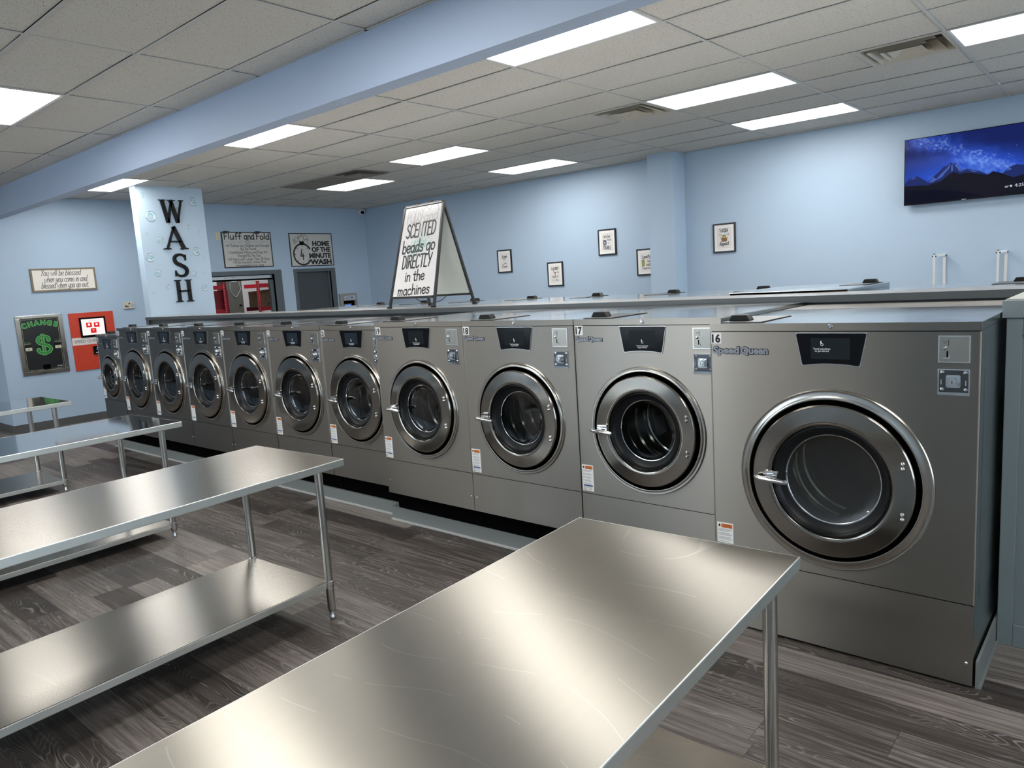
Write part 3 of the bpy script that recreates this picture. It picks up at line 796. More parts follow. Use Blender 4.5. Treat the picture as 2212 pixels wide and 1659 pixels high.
def washer(kind, cx, y, label, number=None, rz=0.0, plain=False, group=None):
    K = KIND[kind]; w = K['w'] / 2; h = K['h']
    o = thing('washing_machine', label, 'washing machine', (cx, y, 0), rz, group or 'stainless washing machines in the front row')
    lipz = h - K['lip']
    P = lambda n, f, b=0.0, par=None: part(kind, n, f, par or o, b)
    def cabinet():
        m = MB().mat('side_steel'); d = K['dep']
        for s in (-1, 1): m.box(s * w - (.004 if s > 0 else 0), s * w + (.004 if s < 0 else 0), .012, d, K['bot'], lipz)
        m.box(-w, w, d - .004, d, K['bot'], lipz); m.box(-w + .004, w - .004, .012, d, K['bot'], K['bot'] + .004)
        for s in (-1, 1):     # pressed panel on the flanks
            u0, u1 = (w, w + .001) if s > 0 else (-w - .001, -w)
            m.box(u0, u1, .09, d - .06, K['split'], lipz - .06)
        return m
    P('cabinet', cabinet)
    def lid():
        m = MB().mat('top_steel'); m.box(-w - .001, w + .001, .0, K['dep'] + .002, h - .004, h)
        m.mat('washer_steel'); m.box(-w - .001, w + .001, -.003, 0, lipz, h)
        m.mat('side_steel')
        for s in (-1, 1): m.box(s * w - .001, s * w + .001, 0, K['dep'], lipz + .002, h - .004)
        return m
    P('top_lid', lid)
    def hatch():
        m = MB().mat('hatch_plate'); m.box(-w + .035, -w + .215, .05, .40, h, h + .004)
        m.mat('void'); m.box(-w + .03, -w + .22, .045, .405, h, h + .0015)
        return m
    hp = P('soap_hatch', hatch)
    def hhandle():
        m = MB().mat('black_plastic'); F = FRONT((-w + .087, .13, h + .004)); m.F = F
        m.prism([(-.05, 0), (.05, 0), (.047, .008), (.036, .026), (-.034, .026), (-.045, .008)], -.035, .02)
        return m
    P('hatch_handle', hhandle, .003, hp)
    if plain:
        def shell():
            m = MB().mat('washer_steel'); m.box(-w + .001, w - .001, 0, .012, K['bot'], lipz); return m
        P('front_shell', shell)
        def feet():
            m = MB().mat('void'); m.box(-w + .05, w - .05, .06, K['dep'] - .05, 0, K['bot']); return m
        P('base_frame/plain', feet)
        return o
    def upper():
        m = MB(FRONT()).mat('washer_steel'); r = K['ro'] - .02; cz = K['cz']
        z0, z1 = K['split'] + .0015, lipz - .0035
        an = sorted(set([2 * PI * k / 64 for k in range(64)] + [math.atan2(b - cz, a) % (2 * PI) for a in (-w, w) for b in (z0, z1)]))
        inn, out = [], []
        for a in an:
            ca, sa = math.cos(a), math.sin(a)
            k = min((w / abs(ca)) if abs(ca) > 1e-9 else 1e9, ((z1 - cz) / sa) if sa > 1e-9 else 1e9, ((z0 - cz) / sa) if sa < -1e-9 else 1e9)
            inn.append((r * ca, cz + r * sa)); out.append((k * ca, cz + k * sa))
        n = len(an)
        pts = [(u, v, 0) for u, v in inn] + [(u, v, 0) for u, v in out] + [(u, v, -.012) for u, v in out] + [(u, v, -.012) for u, v in inn]
        fs = []
        for i in range(n):
            j = (i + 1) % n
            fs += [(i, n + i, n + j, j), (n + i, 2 * n + i, 2 * n + j, n + j), (3 * n + i, i, j, 3 * n + j)]
        m.add(pts, fs)
        for s in (-1, 1): m.tube([(s * (w - .0025), z0, -.0012), (s * (w - .0025), z1, -.0012)], .0035, 12)
        return m
    P('front_panel', upper)
    def lower():
        m = MB(FRONT()).mat('washer_steel'); m.box(-w, w, K['bot'], K['split'] - .0015, -.012, .001)
        m.mat('silver')
        for s in (-1, 1): m.lathe([(0, .004), (.004, .0035), (.006, .001)], (s * (w - .022), K['bot'] + .09), 12)
        return m
    P('lower_panel', lower)
    def lock():
        m = MB(FRONT()).mat('silver'); c = (0, h - .014)
        m.lathe([(.010, .003), (.010, .007), (.0085, .009), (.0, .009)], c, 20); m.mat('ink'); m.ring2(c, .0068, .002, .0093, 16); m.box(c[0] - .001, c[0] + .001, c[1] - .003, c[1] + .003, .009, .0096)
        return m
    P('lid_lock', lock)
    # control panel with its touch screen
    zt, zb, a, b = K['ct'], K['cb'], K['cw'] / 2, K['cwb'] / 2
    def trap(g, r=.008):
        A, B = a + g, b + g; zT, zB = zt + g, zb - g
        pts = [(-A + r, zT), (-A + r * .3, zT - r * .3), (-A + .003, zT - r), (-B + .001, zB + r), (-B + r * .4, zB + r * .3), (-B + r, zB)]
        mid = [(B * q, zB + .008 * (1 - q * q)) for q in (-.6, -.3, 0, .3, .6)]
        R = [(-u, v) for u, v in pts[::-1]]
        return pts + mid + R
    def ctrl():
        m = MB(FRONT()).mat('silver'); m.prism(trap(.0025), 0, .004); m.mat('black_gloss'); m.prism(trap(0), .004, .006)
        return m
    cp = P('control_panel', ctrl)
    sw, s0 = K['cw'] * .275, zb + (zt - zb) * .20
    s1 = s0 + (zt - zb) * .655
    def screen():
        m = MB(FRONT()).mat('screen_dim' if kind in 'AB' else 'screen_far'); m.box(-sw, sw, s0, s1, .006, .0065); return m
    P('touch_screen', screen, 0, cp)
    def txt():
        m = MB(FRONT()).mat('screen_text'); hh = (s1 - s0)
        ty = s0 + hh * (.62 if kind == 'A' else .22); tx = -sw * .43
        if kind != 'A': tx = 0
        m.font('Touch anywhere', tx, ty - hh * .17, hh * .085, .0067, .01, align='c'); m.font('to get started', tx, ty - hh * .27, hh * .085, .0067, .01, align='c')
        m.ring2((tx + .001, ty + .006), .0048, .0018, .0067, 14); m.stroke([(tx - .003, ty + .012), (tx - .0025, ty + .019)], .005, .0067, False)
        return m
    P('screen_lettering', txt, 0, cp)
    # coin slot plate and cash box
    u0, u1 = K['coin']; z0, z1 = K['cz0'], K['cz1']
    def coin():
        m = MB(FRONT()).mat('silver'); m.box(u0, u1, z0, z1, 0, .0035)
        m.mat('change_steel'); m.box(u0 + .004, u1 - .004, z0 + .004, z1 - .004, .0035, .004)
        ux = u0 + .027; m.mat('ink'); m.box(ux + .006, ux + .0085, z1 - .038, z1 - .015, .004, .0045); m.box(ux - .012, ux + .003, z1 - .024, z1 - .0225, .004, .0044); m.box(ux - .008, ux - .001, z1 - .029, z1 - .0277, .004, .0044)
        m.mat('void'); m.box(ux + .001, ux + .006, z0 + .02, z0 + .043, .004, .0046)
        m.mat('chrome'); m.lathe([(.0, .012), (.006, .010), (.0075, .005), (.0075, .004)], (ux - .004, z0 + .054), 14); m.box(ux - .009, ux + .012, z0 + .016, z0 + .0185, .004, .009); m.box(ux + .010, ux + .0125, z0 + .0185, z0 + .026, .004, .007)
        return m
    P('coin_slot', coin)
    z0b, z1b = K['bz0'], K['bz1']
    def cbox():
        m = MB(FRONT()).mat('chrome'); m.box(u0, u1, z0b, z1b, 0, .004); m.mat('plate_dark'); m.box(u0 + .005, u1 - .004, z0b + .011, z1b - .004, .004, .005)
        for a_ in (u0 + .015, u1 - .013):
            for b_ in (z0b + .022, z1b - .012): m.mat('chrome'); m.lathe([(0, .0095), (.005, .0085), (.0078, .005)], (a_, b_), 14)
        m.mat('label_grey'); cz_ = (z0b + z1b) / 2
        for k in range(4):
            m.box(u0 + .010, u0 + .014, cz_ - .009 + k * .005, cz_ - .0055 + k * .005, .005, .0053); m.box(u1 - .014, u1 - .010, cz_ - .011 + k * .005, cz_ - .0075 + k * .005, .005, .0053)
        return m
    cb = P('cash_box', cbox)
    def clock():
        m = MB(FRONT()).mat('chrome'); c = ((u0 + u1) / 2, (z0b + z1b) / 2 + .004)
        def rr(q, r=.006): return [(c[0] + sx * (q - r) + r * math.cos(a_), c[1] + sz * (q - r) + r * math.sin(a_)) for sx, sz, st in ((1, 1, 0), (-1, 1, PI / 2), (-1, -1, PI), (1, -1, 1.5 * PI)) for a_ in (st, st + PI / 4, st + PI / 2)]
        m.prism(rr(.024), .005, .009); m.prism(rr(.019), .009, .020); m.prism(rr(.0155, .005), .020, .026)
        m.mat('silver'); m.lathe([(.010, .026), (.010, .030), (.0, .030)], c, 16); m.mat('void'); m.box(c[0] - .0012, c[0] + .0012, c[1] - .006, c[1] + .006, .030, .0305)
        return m
    P('cash_box_lock', clock, 0, cb)
    # stickers and badge
    n0, n1, nz0, nz1 = K['num']
    if number:
        m = MB(FRONT()).mat('label_white'); m.box(-w + n0, -w + n1, nz0, nz1, 0, .0015)
        m.mat('ink'); m.font(str(number), -w + (n0 + n1) / 2, nz0 + (nz1 - nz0) * .12, (nz1 - nz0) * .76, .0018, .04, width=(n1 - n0) * .82, align='c')
        m.build('number_sticker', o)
    b0, b1, bz, bh = K['badge']
    def badge():
        m = MB(FRONT()); W = b1 - b0
        for word, q in (('Speed', 0), ('Queen', .505)):
            m.mat('badge_edge'); m.font(word, -w + b0 + q * W, bz, bh, 0, .095, width=W * .495, thick=.003)
            m.mat('badge_grey'); m.font(word, -w + b0 + q * W + W * .008, bz, bh, .0035, .040, width=W * .479)
        return m
    P('name_badge', badge)
    l0, l1, lz0, lz1 = K['lab']
    def lab():
        m = MB(FRONT()).mat('label_white'); m.box(-w + l0, -w + l1, lz0, lz1, 0, .0012)
        W, H = l1 - l0, lz1 - lz0; X = lambda q: -w + l0 + q * W; Z = lambda q: lz1 - q * W
        m.mat('label_orange'); m.rect(X(.25), X(.95), Z(.31), Z(.07), .0014)
        m.mat('ink'); m.font('WARNING', X(.62), Z(.175), W * .075, .0016, .02, align='c'); m.font('RISK OF FIRE', X(.62), Z(.29), W * .07, .0016, .02, align='c')
        m.prism([(X(.06), Z(.24)), (X(.10), Z(.15)), (X(.13), Z(.07)), (X(.19), Z(.15)), (X(.21), Z(.24)), (X(.14), Z(.28))], .0012, .0015)
        m.mat('label_grey')
        rows = int((H / W - .40) / .062)
        for k in range(rows):
            if k % 4 == 3: continue
            q = .38 + k * .062
            m.rect(X(.06), X(.93 - .25 * ((k * 7) % 5) / 5), Z(q + .032), Z(q), .0014)
        if kind != 'A':
            m.mat('label_blue'); m.rect(X(.10), X(.92), Z(H / W - .36), Z(H / W - .46), .0016)
            m.mat('ink'); m.rect(X(.16), X(.20), Z(H / W - .07), Z(H / W - .24), .0015); m.rect(X(.16), X(.3), Z(H / W - .07), Z(H / W - .10), .0015); m.ring2((X(.72), Z(H / W - .15)), W * .07, W * .02, .0015, 10, -PI / 2, PI)
        return m
    P('warning_label', lab)
    # door surround, door, drum
    c = (0, K['cz']); ro, rd, ri = K['ro'], K['rd'], K['ri']
    def surround():
        m = MB(FRONT()).mat('ring_steel')
        g = rd + (.018 if kind in 'AB' else .014)
        m.lathe([(ro, -.001), (ro - .0015, .005), (ro - .005, .008), (ro - .010, .0075), (ro - .014, .007), (g + .012, .012), (g + .006, .014), (g + .002, .013), (g, .008), (g, -.03)], c, 96)
        return m
    P('door_surround', surround)
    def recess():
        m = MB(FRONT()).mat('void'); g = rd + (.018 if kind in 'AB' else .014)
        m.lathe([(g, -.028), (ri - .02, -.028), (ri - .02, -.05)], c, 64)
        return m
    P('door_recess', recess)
    pr = .028
    def door():
        m = MB(FRONT()).mat('door_steel')
        m.lathe([(rd, -.02), (rd, pr - .008), (rd - .002, pr - .003), (rd - .006, pr), (rd - .012, pr), (ri + .018, pr + .004), (ri + .008, pr + .004), (ri + .002, pr + .001), (ri, pr - .005), (ri, pr - .035)], c, 96)
        return m
    dp = P('door', door)
    def gasket():
        m = MB(FRONT()).mat('gasket')
        m.lathe([(ri, pr - .012), (ri - .010, pr - .008), (ri - .016, pr - .022), (ri - .026, pr - .030), (ri - .044, pr - .036), (ri - .050, pr - .050), (ri - .052, pr - .10)], c, 72)
        return m
    P('door_gasket', gasket, 0, dp)
    def pane():
        m = MB(FRONT()).mat('hazy_glass' if kind == 'A' else 'door_glass'); r = ri - .047
        m.lathe([(r, pr - .045), (r * .97, pr - .048), (r * .8, pr - .052), (r * .5, pr - .056), (r * .25, pr - .058), (r * .02, pr - .0585), (.0001, pr - .0585)], c, 64)
        m.mat('chrome'); m.lathe([(r + .003, pr - .046), (r + .002, pr - .042), (r - .003, pr - .043), (r - .004, pr - .048)], c, 64)
        return m
    P('door_window', pane, 0, dp)
    def handle():
        m = MB(FRONT()).mat('chrome'); L = .148 if kind == 'A' else (.145 if kind == 'B' else .14)
        x1 = -ri - .005 + (.085 if kind == 'A' else .045); x0 = x1 - L; z = c[1] - .012; f = pr + .022
        if kind == 'D': x0, x1 = -rd - .05, -rd + .06
        path = [(x0, z + .002, f - .004), (x0 + .01, z + .002, f + .004), (x0 + .03, z, f + .010), (x1 - .02, z - .004, f + .012), (x1 - .004, z - .005, f + .012), (x1, z - .005, f + .012)]
        m.tube(path, [.007, .0105, .0115, .0115, .010, .004], 12)
        m.box(x0 + .035, x0 + .095, z - .010, z + .030, pr, pr + .010); m.box(x0 + .05, x0 + .075, z - .006, z + .012, pr + .006, f + .008)
        m.tube([(x0 + .045, z + .026, pr + .012), (x0 + .10, z + .030, pr + .012)], .007, 10)
        return m
    P('door_handle', handle, 0, dp)
    for k, (bx, bz) in enumerate(((ri + .45 * (rd - ri), .100), (ri + .45 * (rd - ri), -.105))):
        def bolt(bx=bx, bz=bz):
            m = MB(FRONT()).mat('chrome')
            for q in (.010, -.010): m.lathe([(0, pr + .012), (.004, pr + .011), (.0078, pr + .006), (.0088, pr + .001)], (bx, c[1] + bz * ri / .24 + q), 14)
            return m
        P('hinge_bolts/%d' % k, bolt, 0, dp)
    def drum():
        m = MB(FRONT()).mat('drum_steel'); R = ri - .005; m.lathe([(R - .03, -.07), (R - .015, -.075), (R, -.09)], c, 72)
        prof = []
        for k in range(5):
            q = -.09 - k * .095
            prof += [(R + .02, q), (R + .02, q - .070), (R + .010, q - .078), (R + .010, q - .088)]
        m.lathe(prof, c, 72)
        m.mat('drum_steel'); m.lathe([(R + .02, -.566), (R * .6, -.575), (R * .55, -.565), (R * .2, -.555), (.001, -.55)], c, 72)
        m.mat('chrome')
        for q in (-.100, -.185, -.275, -.375): m.lathe([(R + .014, q), (R + .004, q - .004), (R + .002, q - .010), (R + .014, q - .016)], c, 72)
        for k in range(3):
            a_ = 2 * PI * k / 3 + .5; ca, sa = math.cos(a_), math.sin(a_)
            m.mat('drum_steel'); m.tube([(c[0] + R * .97 * ca, c[1] + R * .97 * sa, -.12), (c[0] + R * .97 * ca, c[1] + R * .97 * sa, -.54)], .028, 8)
        return m
    P('drum', drum)
    if kind != 'A':
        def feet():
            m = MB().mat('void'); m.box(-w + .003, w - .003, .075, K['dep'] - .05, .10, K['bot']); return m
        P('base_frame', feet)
    return o

FR = [('A', -1.5005, -.4465, 3.101, 16, 'largest stainless front-loading washing machine, numbered 16, at the right end of the row'),
      ('B', -2.3527, -1.503, 3.2308, 17, 'stainless washing machine numbered 17, directly left of the largest machine'),
      ('B', -3.2024, -2.3527, 3.2308, 18, 'stainless washing machine numbered 18, behind the end of the nearest steel table'),
      ('B', -4.0460, -3.2024, 3.2308, 19, 'stainless washing machine numbered 19, standing forward of its left neighbour'),
      ('C', -4.8137, -4.0465, 3.3149, 20, 'stainless washing machine numbered 20, partly covered at its right by machine 19'),
      ('C', -5.5809, -4.8137, 3.3149, 21, 'stainless washing machine numbered 21, behind the second steel table'),
      ('C', -6.3481, -5.5809, 3.3149, 22, 'stainless washing machine numbered 22, fifth from the far left end'),
      ('C', -7.1153, -6.3481, 3.3149, 23, 'stainless washing machine numbered 23, fourth from the far left end'),
      ('C', -7.8825, -7.1153, 3.3149, 24, 'stainless washing machine numbered 24, third from the far left end'),
      ('C', -8.6497, -7.8825, 3.3149, 25, 'stainless washing machine numbered 25, right of the shortest machine'),
      ('D', -9.2660, -8.6580, 3.3149, 26, 'shortest and narrowest washing machine, at the far left end beside the red kiosk')]
for kd, xa, xb, yy, num, lab in FR: washer(kd, (xa + xb) / 2, yy, lab, num)

# curbs with vinyl base under the row
m = MB().mat('curb_vinyl'); m.box(-4.12, -1.515, 3.30, 4.36, 0, .100); m.mat('toe_shine'); m.box(-4.12, -1.515, 3.288, 3.2999, 0, .012); struct(m, 'trim_4')
m = MB().mat('curb_vinyl'); m.box(-9.28, -4.13, 3.372, 4.36, 0, .100); m.mat('toe_shine'); m.box(-9.28, -4.13, 3.360, 3.3719, 0, .012); struct(m, 'trim_5')
m = MB().mat('curb_vinyl'); m.box(-.442, -.432, 3.115, 3.95, 0, .11); m.box(-.432, -.422, 3.115, 3.95, 0, .01); struct(m, 'trim_6')

# counter running between the two rows
o = thing('counter', 'long grey counter ledge running between the two rows of machines', 'counter', (0, 4.37, 0))
LZ = 1.476
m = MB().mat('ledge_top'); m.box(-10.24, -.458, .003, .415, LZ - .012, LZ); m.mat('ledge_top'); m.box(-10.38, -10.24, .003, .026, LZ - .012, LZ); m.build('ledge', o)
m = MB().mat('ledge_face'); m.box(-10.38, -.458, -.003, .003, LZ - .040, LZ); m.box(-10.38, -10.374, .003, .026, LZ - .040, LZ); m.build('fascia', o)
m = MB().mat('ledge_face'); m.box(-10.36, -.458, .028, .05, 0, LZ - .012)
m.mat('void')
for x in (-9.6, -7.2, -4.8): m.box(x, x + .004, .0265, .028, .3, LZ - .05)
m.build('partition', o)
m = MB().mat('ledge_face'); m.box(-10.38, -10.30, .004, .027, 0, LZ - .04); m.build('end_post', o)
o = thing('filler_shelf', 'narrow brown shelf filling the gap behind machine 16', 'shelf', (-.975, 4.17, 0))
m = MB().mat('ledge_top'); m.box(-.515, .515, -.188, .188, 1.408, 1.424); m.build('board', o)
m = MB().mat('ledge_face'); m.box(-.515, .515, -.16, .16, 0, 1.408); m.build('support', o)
o = thing('end_panel', 'tall grey framed panel closing the row right of machine 16', 'panel', (0, 3.555, 0))
pw = 1.4
m = MB().mat('panel_paint'); m.box(-.425, pw, .012, 1.0, .06, 1.432); m.build('board', o)
for a, b, c_, d_ in ((-.43, -.375, 0, 1.40), (.62, .70, .0, 1.40), (-.375, .62, 1.33, 1.40), (-.375, .62, 0, .10)):
    m = MB().mat('panel_paint'); m.box(a, b, -.006, .012, c_, d_); m.build('stile' if b - a < .1 else 'rail', o, bevel=.003)
m = MB().mat('panel_paint'); m.box(-.445, pw, -.016, 1.22, 1.40, 1.470); m.mat('cap_paint'); m.box(-.438, pw, .03, 1.215, 1.470, 1.474); m.build('cap', o, bevel=.003)

# back row of machines, facing the other wall
BW = ['back-row machine top with black hatch handle, at the right end of the ledge', 'back-row machine top, second from the right, its hatch handle right of the pilaster',
      'back-row machine top whose hatch handle stands below the pilaster', 'back-row machine top below the framed prints, fourth from the right',
      'back-row machine top just right of the sandwich board', 'back-row machine top under the back legs of the sandwich board',
      'back-row machine top just left of the sandwich board', 'back-row machine top in front of the cash machine, farthest left']
for k in range(8):
    xr = -1.40 - .770 * k
    KIND['E'] = dict(KIND['C'], h=LZ + .016, w=.763)
    kk = 'E' if k == 0 else 'F'
    KIND['F'] = dict(KIND['C'], h=LZ, w=.763)
    washer(kk, xr - .383, 5.75, BW[k], rz=PI, plain=True, group='machines of the back row')
KIND['G'] = dict(KIND['C'], h=1.462, w=.763)
washer('G', -.8945, 5.76, 'back-row machine at the right edge of the picture, beside the white wall brackets', rz=PI, plain=True, group='machines of the back row')
# ================================================================ steel work tables
def table(cx, yend, rz, L, label, top='table_steel', zs=.205):
    """origin under the middle of the end nearest the washing machines; the table runs towards -y"""
    Wt, H = .762, .8248
    o = thing('work_table', label, 'table', (cx, yend, 0), rz, 'stainless steel work tables')
    w = Wt / 2
    m = MB().mat(top)
    m.rect(-w, w, -L, 0, H); m.rect(-w + .003, w - .003, -L + .003, -.003, H - .004)
    m.build('tabletop', o)
    m = MB().mat('edge_steel')
    D = .038          # folded apron with a tight rounded top edge
    for s in (-1, 1): m.box(s * (w + .001) - .003, s * (w + .001) + .003, -L - .003, .003, H - D, H + .0002)
    for y in (-L, 0): m.box(-w, w, y - .003, y + .003, H - D, H + .0002)
    m.build('folded_edge', o, bevel=.0028)
    lx, ly = w - .042, [-.130, -L + .130]
    m = MB().mat('shelf_steel'); m.box(-lx, lx, ly[1], ly[0], zs - .003, zs)
    m.build('undershelf', o)
    m = MB().mat('edge_steel')
    for s in (-1, 1): m.box(s * lx - .002, s * lx + .002, ly[1], ly[0], zs - .036, zs - .003)
    for y in ly: m.box(-lx, lx, y - .002, y + .002, zs - .036, zs - .003)
    m.build('shelf_rim', o, bevel=.0015)
    for s in (-1, 1):
        for y in ly:
            m = MB().mat('leg_steel'); m.tube([(s * lx, y, .055), (s * lx, y, H - .022)], .0205, 24); m.lathe([(.0205, .055), (.018, .047), (.001, .047)], (s * lx, y), 24)
            lg = m.build('leg', o)
            m = MB().mat('silver'); m.lathe([(.0235, zs + .003), (.0235, zs - .040), (.0212, zs - .041), (.0212, zs + .004)], (s * lx, y), 24, close=True)
            m.mat('ink')
            for q in (-.006, .006): m.box(s * (lx + .0232) - .001, s * (lx + .0232) + .001, y + q - .0018, y + q + .0018, zs - .022, zs - .018)
            m.build('shelf_collar', lg)
            m = MB().mat('silver'); m.lathe([(.0135, .050), (.0135, .022), (.016, .018), (.016, .006), (.010, 0), (.001, 0)], (s * lx, y), 20); m.build('bullet_foot', lg)
            m = MB().mat('leg_steel'); m.lathe([(.030, H - .008), (.030, H - .035), (.0215, H - .042)], (s * lx, y), 20); m.build('socket', lg)
    for x in (-.22, .22):
        m = MB().mat('side_steel'); m.box(x - .04, x + .04, -L + .03, -.03, H - .036, H - .006); m.build('stiffener', o)
    return o
R = math.radians
table(-1.122, 2.058, R(2.5), 1.83, 'nearest stainless steel work table, filling the bottom of the picture')
table(-3.474, 2.168, R(3.2), 1.83, 'second nearest stainless steel work table, with its whole undershelf in view', 'table_smooth')
table(-5.565, 2.318, R(2.4), 1.83, 'third stainless steel work table, reflecting the red kiosk and the changer', 'table_polished', .108)
table(-7.850, 2.372, R(1.0), 1.83, 'farthest stainless steel work table, at the left edge before the corner', 'table_polished', .108)

# ================================================================ sandwich board on the ledge
o = thing('sandwich_board', 'black framed sandwich board sign with hand lettering standing on the ledge', 'sign', (-5.062, 4.735, LZ + .001), R(-4))
H, S = .936, .247
a = math.atan2(S, H)
W2 = .300
for side in (1, -1):
    # frame: u to the right, v up the sloping face
    U = Vector((1, 0, 0)) * side; V = Vector((0, S * side, H)).normalized()
    F = Plane((0, -S * side, 0), U, V); Ls = math.hypot(S, H)
    m = MB(F).mat('black_metal'); b = .024
    for s in (-1, 1):
        k = W2 + .008
        p0 = (s * (k + .03), 0.0); p1 = (s * (k - .022), Ls)
        m.prism([(p0[0] - s * b, p0[1]), (p0[0], p0[1]), (p1[0], p1[1]), (p1[0] - s * b, p1[1])][::1], -.014, .006)
    m.box(-W2 + .02, W2 - .02, Ls - .022, Ls - .001, -.014, .008); m.box(-W2, W2, .088, .108, -.014, .006)
    m.build('frame', o, bevel=.002)
    m = MB(F).mat('sign_gloss' if side == 1 else 'board_white')
    m.prism([(-W2 + .002, .105), (W2 - .002, .105), (W2 - .032, Ls - .02), (-W2 + .032, Ls - .02)], -.010, .0)
    pn = m.build('panel', o)
    if side == 1:
        m = MB(F).mat('paper')
        m.box(-W2 + .04, W2 - .04, Ls - .020, Ls - .004, .008, .010); m.build('top_clip', o)
        L = MB(F); d = .0012
        L.mat('teal')
        rnd = random.Random(3)
        for k in range(330):
            q = rnd.gauss(.0, .085) + .01; v_ = .575 + rnd.gauss(0, .045) + .25 * q
            if abs(q) > .23 or abs(v_ - .575) > .12: continue
            r_ = rnd.uniform(.002, .0065); L.disc(r_, d - .0006 + rnd.uniform(0, .0003), (q, v_), 6)
        L.build('bead_splash', pn)
        L = MB(F).mat('ink')
        L.hand('SCENTED', .005, .665, .125, .132, d, slant=.05, width=.43, align='c', rise=.03)
        L.hand('beads go', .0, .522, .118, .135, d, slant=.03, width=.48, align='c', rise=.03)
        L.hand('DIRECTLY', .0, .375, .118, .132, d, slant=.05, width=.43, align='c', rise=.02)
        L.hand('in the', .0, .253, .100, .135, d, slant=.0, width=.29, align='c', rise=.03)
        L.hand('machines', .005, .125, .098, .135, d, slant=.0, width=.47, align='c', rise=.03)
        L.build('lettering', pn)
        L = MB(F).mat('glare_ink')  # top line drawn pale, as glare on the board leaves it
        L.hand('PODS', -.115, .80, .115, .10, d, slant=.08, width=.22, align='c', rise=.04); L.hand('and', .13, .80, .10, .10, d, slant=.08, width=.20, align='c', rise=.03)
        L.stroke([(.02, .83), (.0, .89), (.05, .935), (.10, .90), (.13, .94), (.20, .945), (.235, .88)], .009, d)
        f_ = L.build('glare_lettering', pn)
    for s in (-1, 1):
        m = MB().mat('black_plastic'); F2 = side
        m.box(s * (W2 + .025) - .022, s * (W2 + .025) + .022, -S * side - .016, -S * side + .016, 0, .014); m.build('foot', o, bevel=.003)
m = MB().mat('black_metal')
for s in (-.10, .10): m.tube([(s - .03, .0, H + .004), (s + .03, .0, H + .004)], .012, 10)
m.build('hinge', o)
m = MB().mat('black_metal')
m.tube([(.0, -S + .035, .10), (.0, -.12, .045), (.0, 0, .022), (.0, .12, .045), (.0, S - .035, .10)], .0035, 6); m.box(-.012, .012, -.025, .025, .014, .028)
m.build('spreader', o)

# ================================================================ lettering on the column
XC = -10.254
def bar(m, a, b, wa, d0=.002, d1=.024):
    (x0, z0), (x1, z1) = a, b
    L = math.hypot(x1 - x0, z1 - z0); nx, nz = -(z1 - z0) / L * wa / 2, (x1 - x0) / L * wa / 2
    m.prism([(x0 - nx, z0 - nz), (x1 - nx, z1 - nz), (x1 + nx, z1 + nz), (x0 + nx, z0 + nz)], d0, d1)
def serif(m, u, z, w, up=1):
    h = .018
    m.prism([(u - w / 2, z), (u + w / 2, z), (u + w / 2 - .004, z + up * h * .6), (u + w * .22, z + up * h), (u - w * .22, z + up * h), (u - w / 2 + .004, z + up * h * .6)], .002, .0245)
LET = []
for ch, (ux, uz), (w, h) in (('W', (4.683, 2.739), (.348, .308)), ('A', (4.674, 2.378), (.352, .308)), ('S', (4.778, 1.998), (.212, .318)), ('H', (4.751, 1.653), (.274, .305))):
    m = MB(ENDW((0, 0, 0))).mat('ink')
    m.mats = ['black_plastic']
    F = Plane((0, 0, 0), (0, 1, 0), (0, 0, 1)); m.F = F
    if ch == 'W':
        bar(m, (.045, h), (.105, 0), .052); bar(m, (.105, 0.0), (.178, h), .030); bar(m, (.165, h), (.238, 0), .052); bar(m, (.236, 0), (.312, h), .026)
        serif(m, .050, h, .10, -1); serif(m, .175, h, .11, -1); serif(m, .310, h, .075, -1)
    if ch == 'A':
        bar(m, (.055, 0), (.178, h), .030); bar(m, (.168, h), (.290, 0), .056); bar(m, (.10, .105), (.255, .105), .022)
        serif(m, .055, 0, .112); serif(m, .292, 0, .120)
    if ch == 'S':
        path = [(.178, .262), (.150, .298), (.105, .306), (.050, .290), (.028, .240), (.050, .192), (.110, .160), (.170, .122), (.186, .072), (.158, .026), (.105, .012), (.055, .024), (.030, .060)]
        P = smooth_path(path, 5)
        for i in range(len(P) - 1):
            q = i / (len(P) - 2); wd = .022 + .030 * math.sin(PI * q) ** 1.2
            bar(m, P[i], (P[i + 1][0] + (P[i + 1][0] - P[i][0]) * .25, P[i + 1][1] + (P[i + 1][1] - P[i][1]) * .25), wd)
        bar(m, (.180, .225), (.184, .306), .018); bar(m, (.022, .010), (.030, .090), .018)
    if ch == 'H':
        bar(m, (.062, 0), (.062, h), .050); bar(m, (.212, 0), (.212, h), .050); bar(m, (.062, .150), (.212, .150), .024)
        for u_ in (.062, .212): serif(m, u_, 0, .105); serif(m, u_, h, .100, -1)
    ob = m.build('wall_letter'); ob.location = (XC, ux, uz)
    pos = {'W': 'topmost of the four', 'A': 'below the W', 'S': 'between the A and the H', 'H': 'lowest of the four'}[ch]
    tag(ob, 'black wooden letter %s on the pale blue column, %s' % (ch, pos), 'letter', 'wooden letters on the column')
BUB = [(4.489, 3.099, .031), (5.175, 3.036, .060), (4.565, 2.82, .072), (5.059, 2.683, .031), (5.212, 2.624, .019), (4.482, 2.579, .027), (4.654, 2.501, .048), (5.142, 2.346, .061), (4.485, 2.273, .059), (5.239, 2.248, .017), (4.561, 2.06, .049), (5.078, 2.029, .037), (5.222, 2.045, .018), (4.673, 1.879, .031), (5.194, 1.832, .048), (4.468, 1.801, .017)]
rnd = random.Random(11)
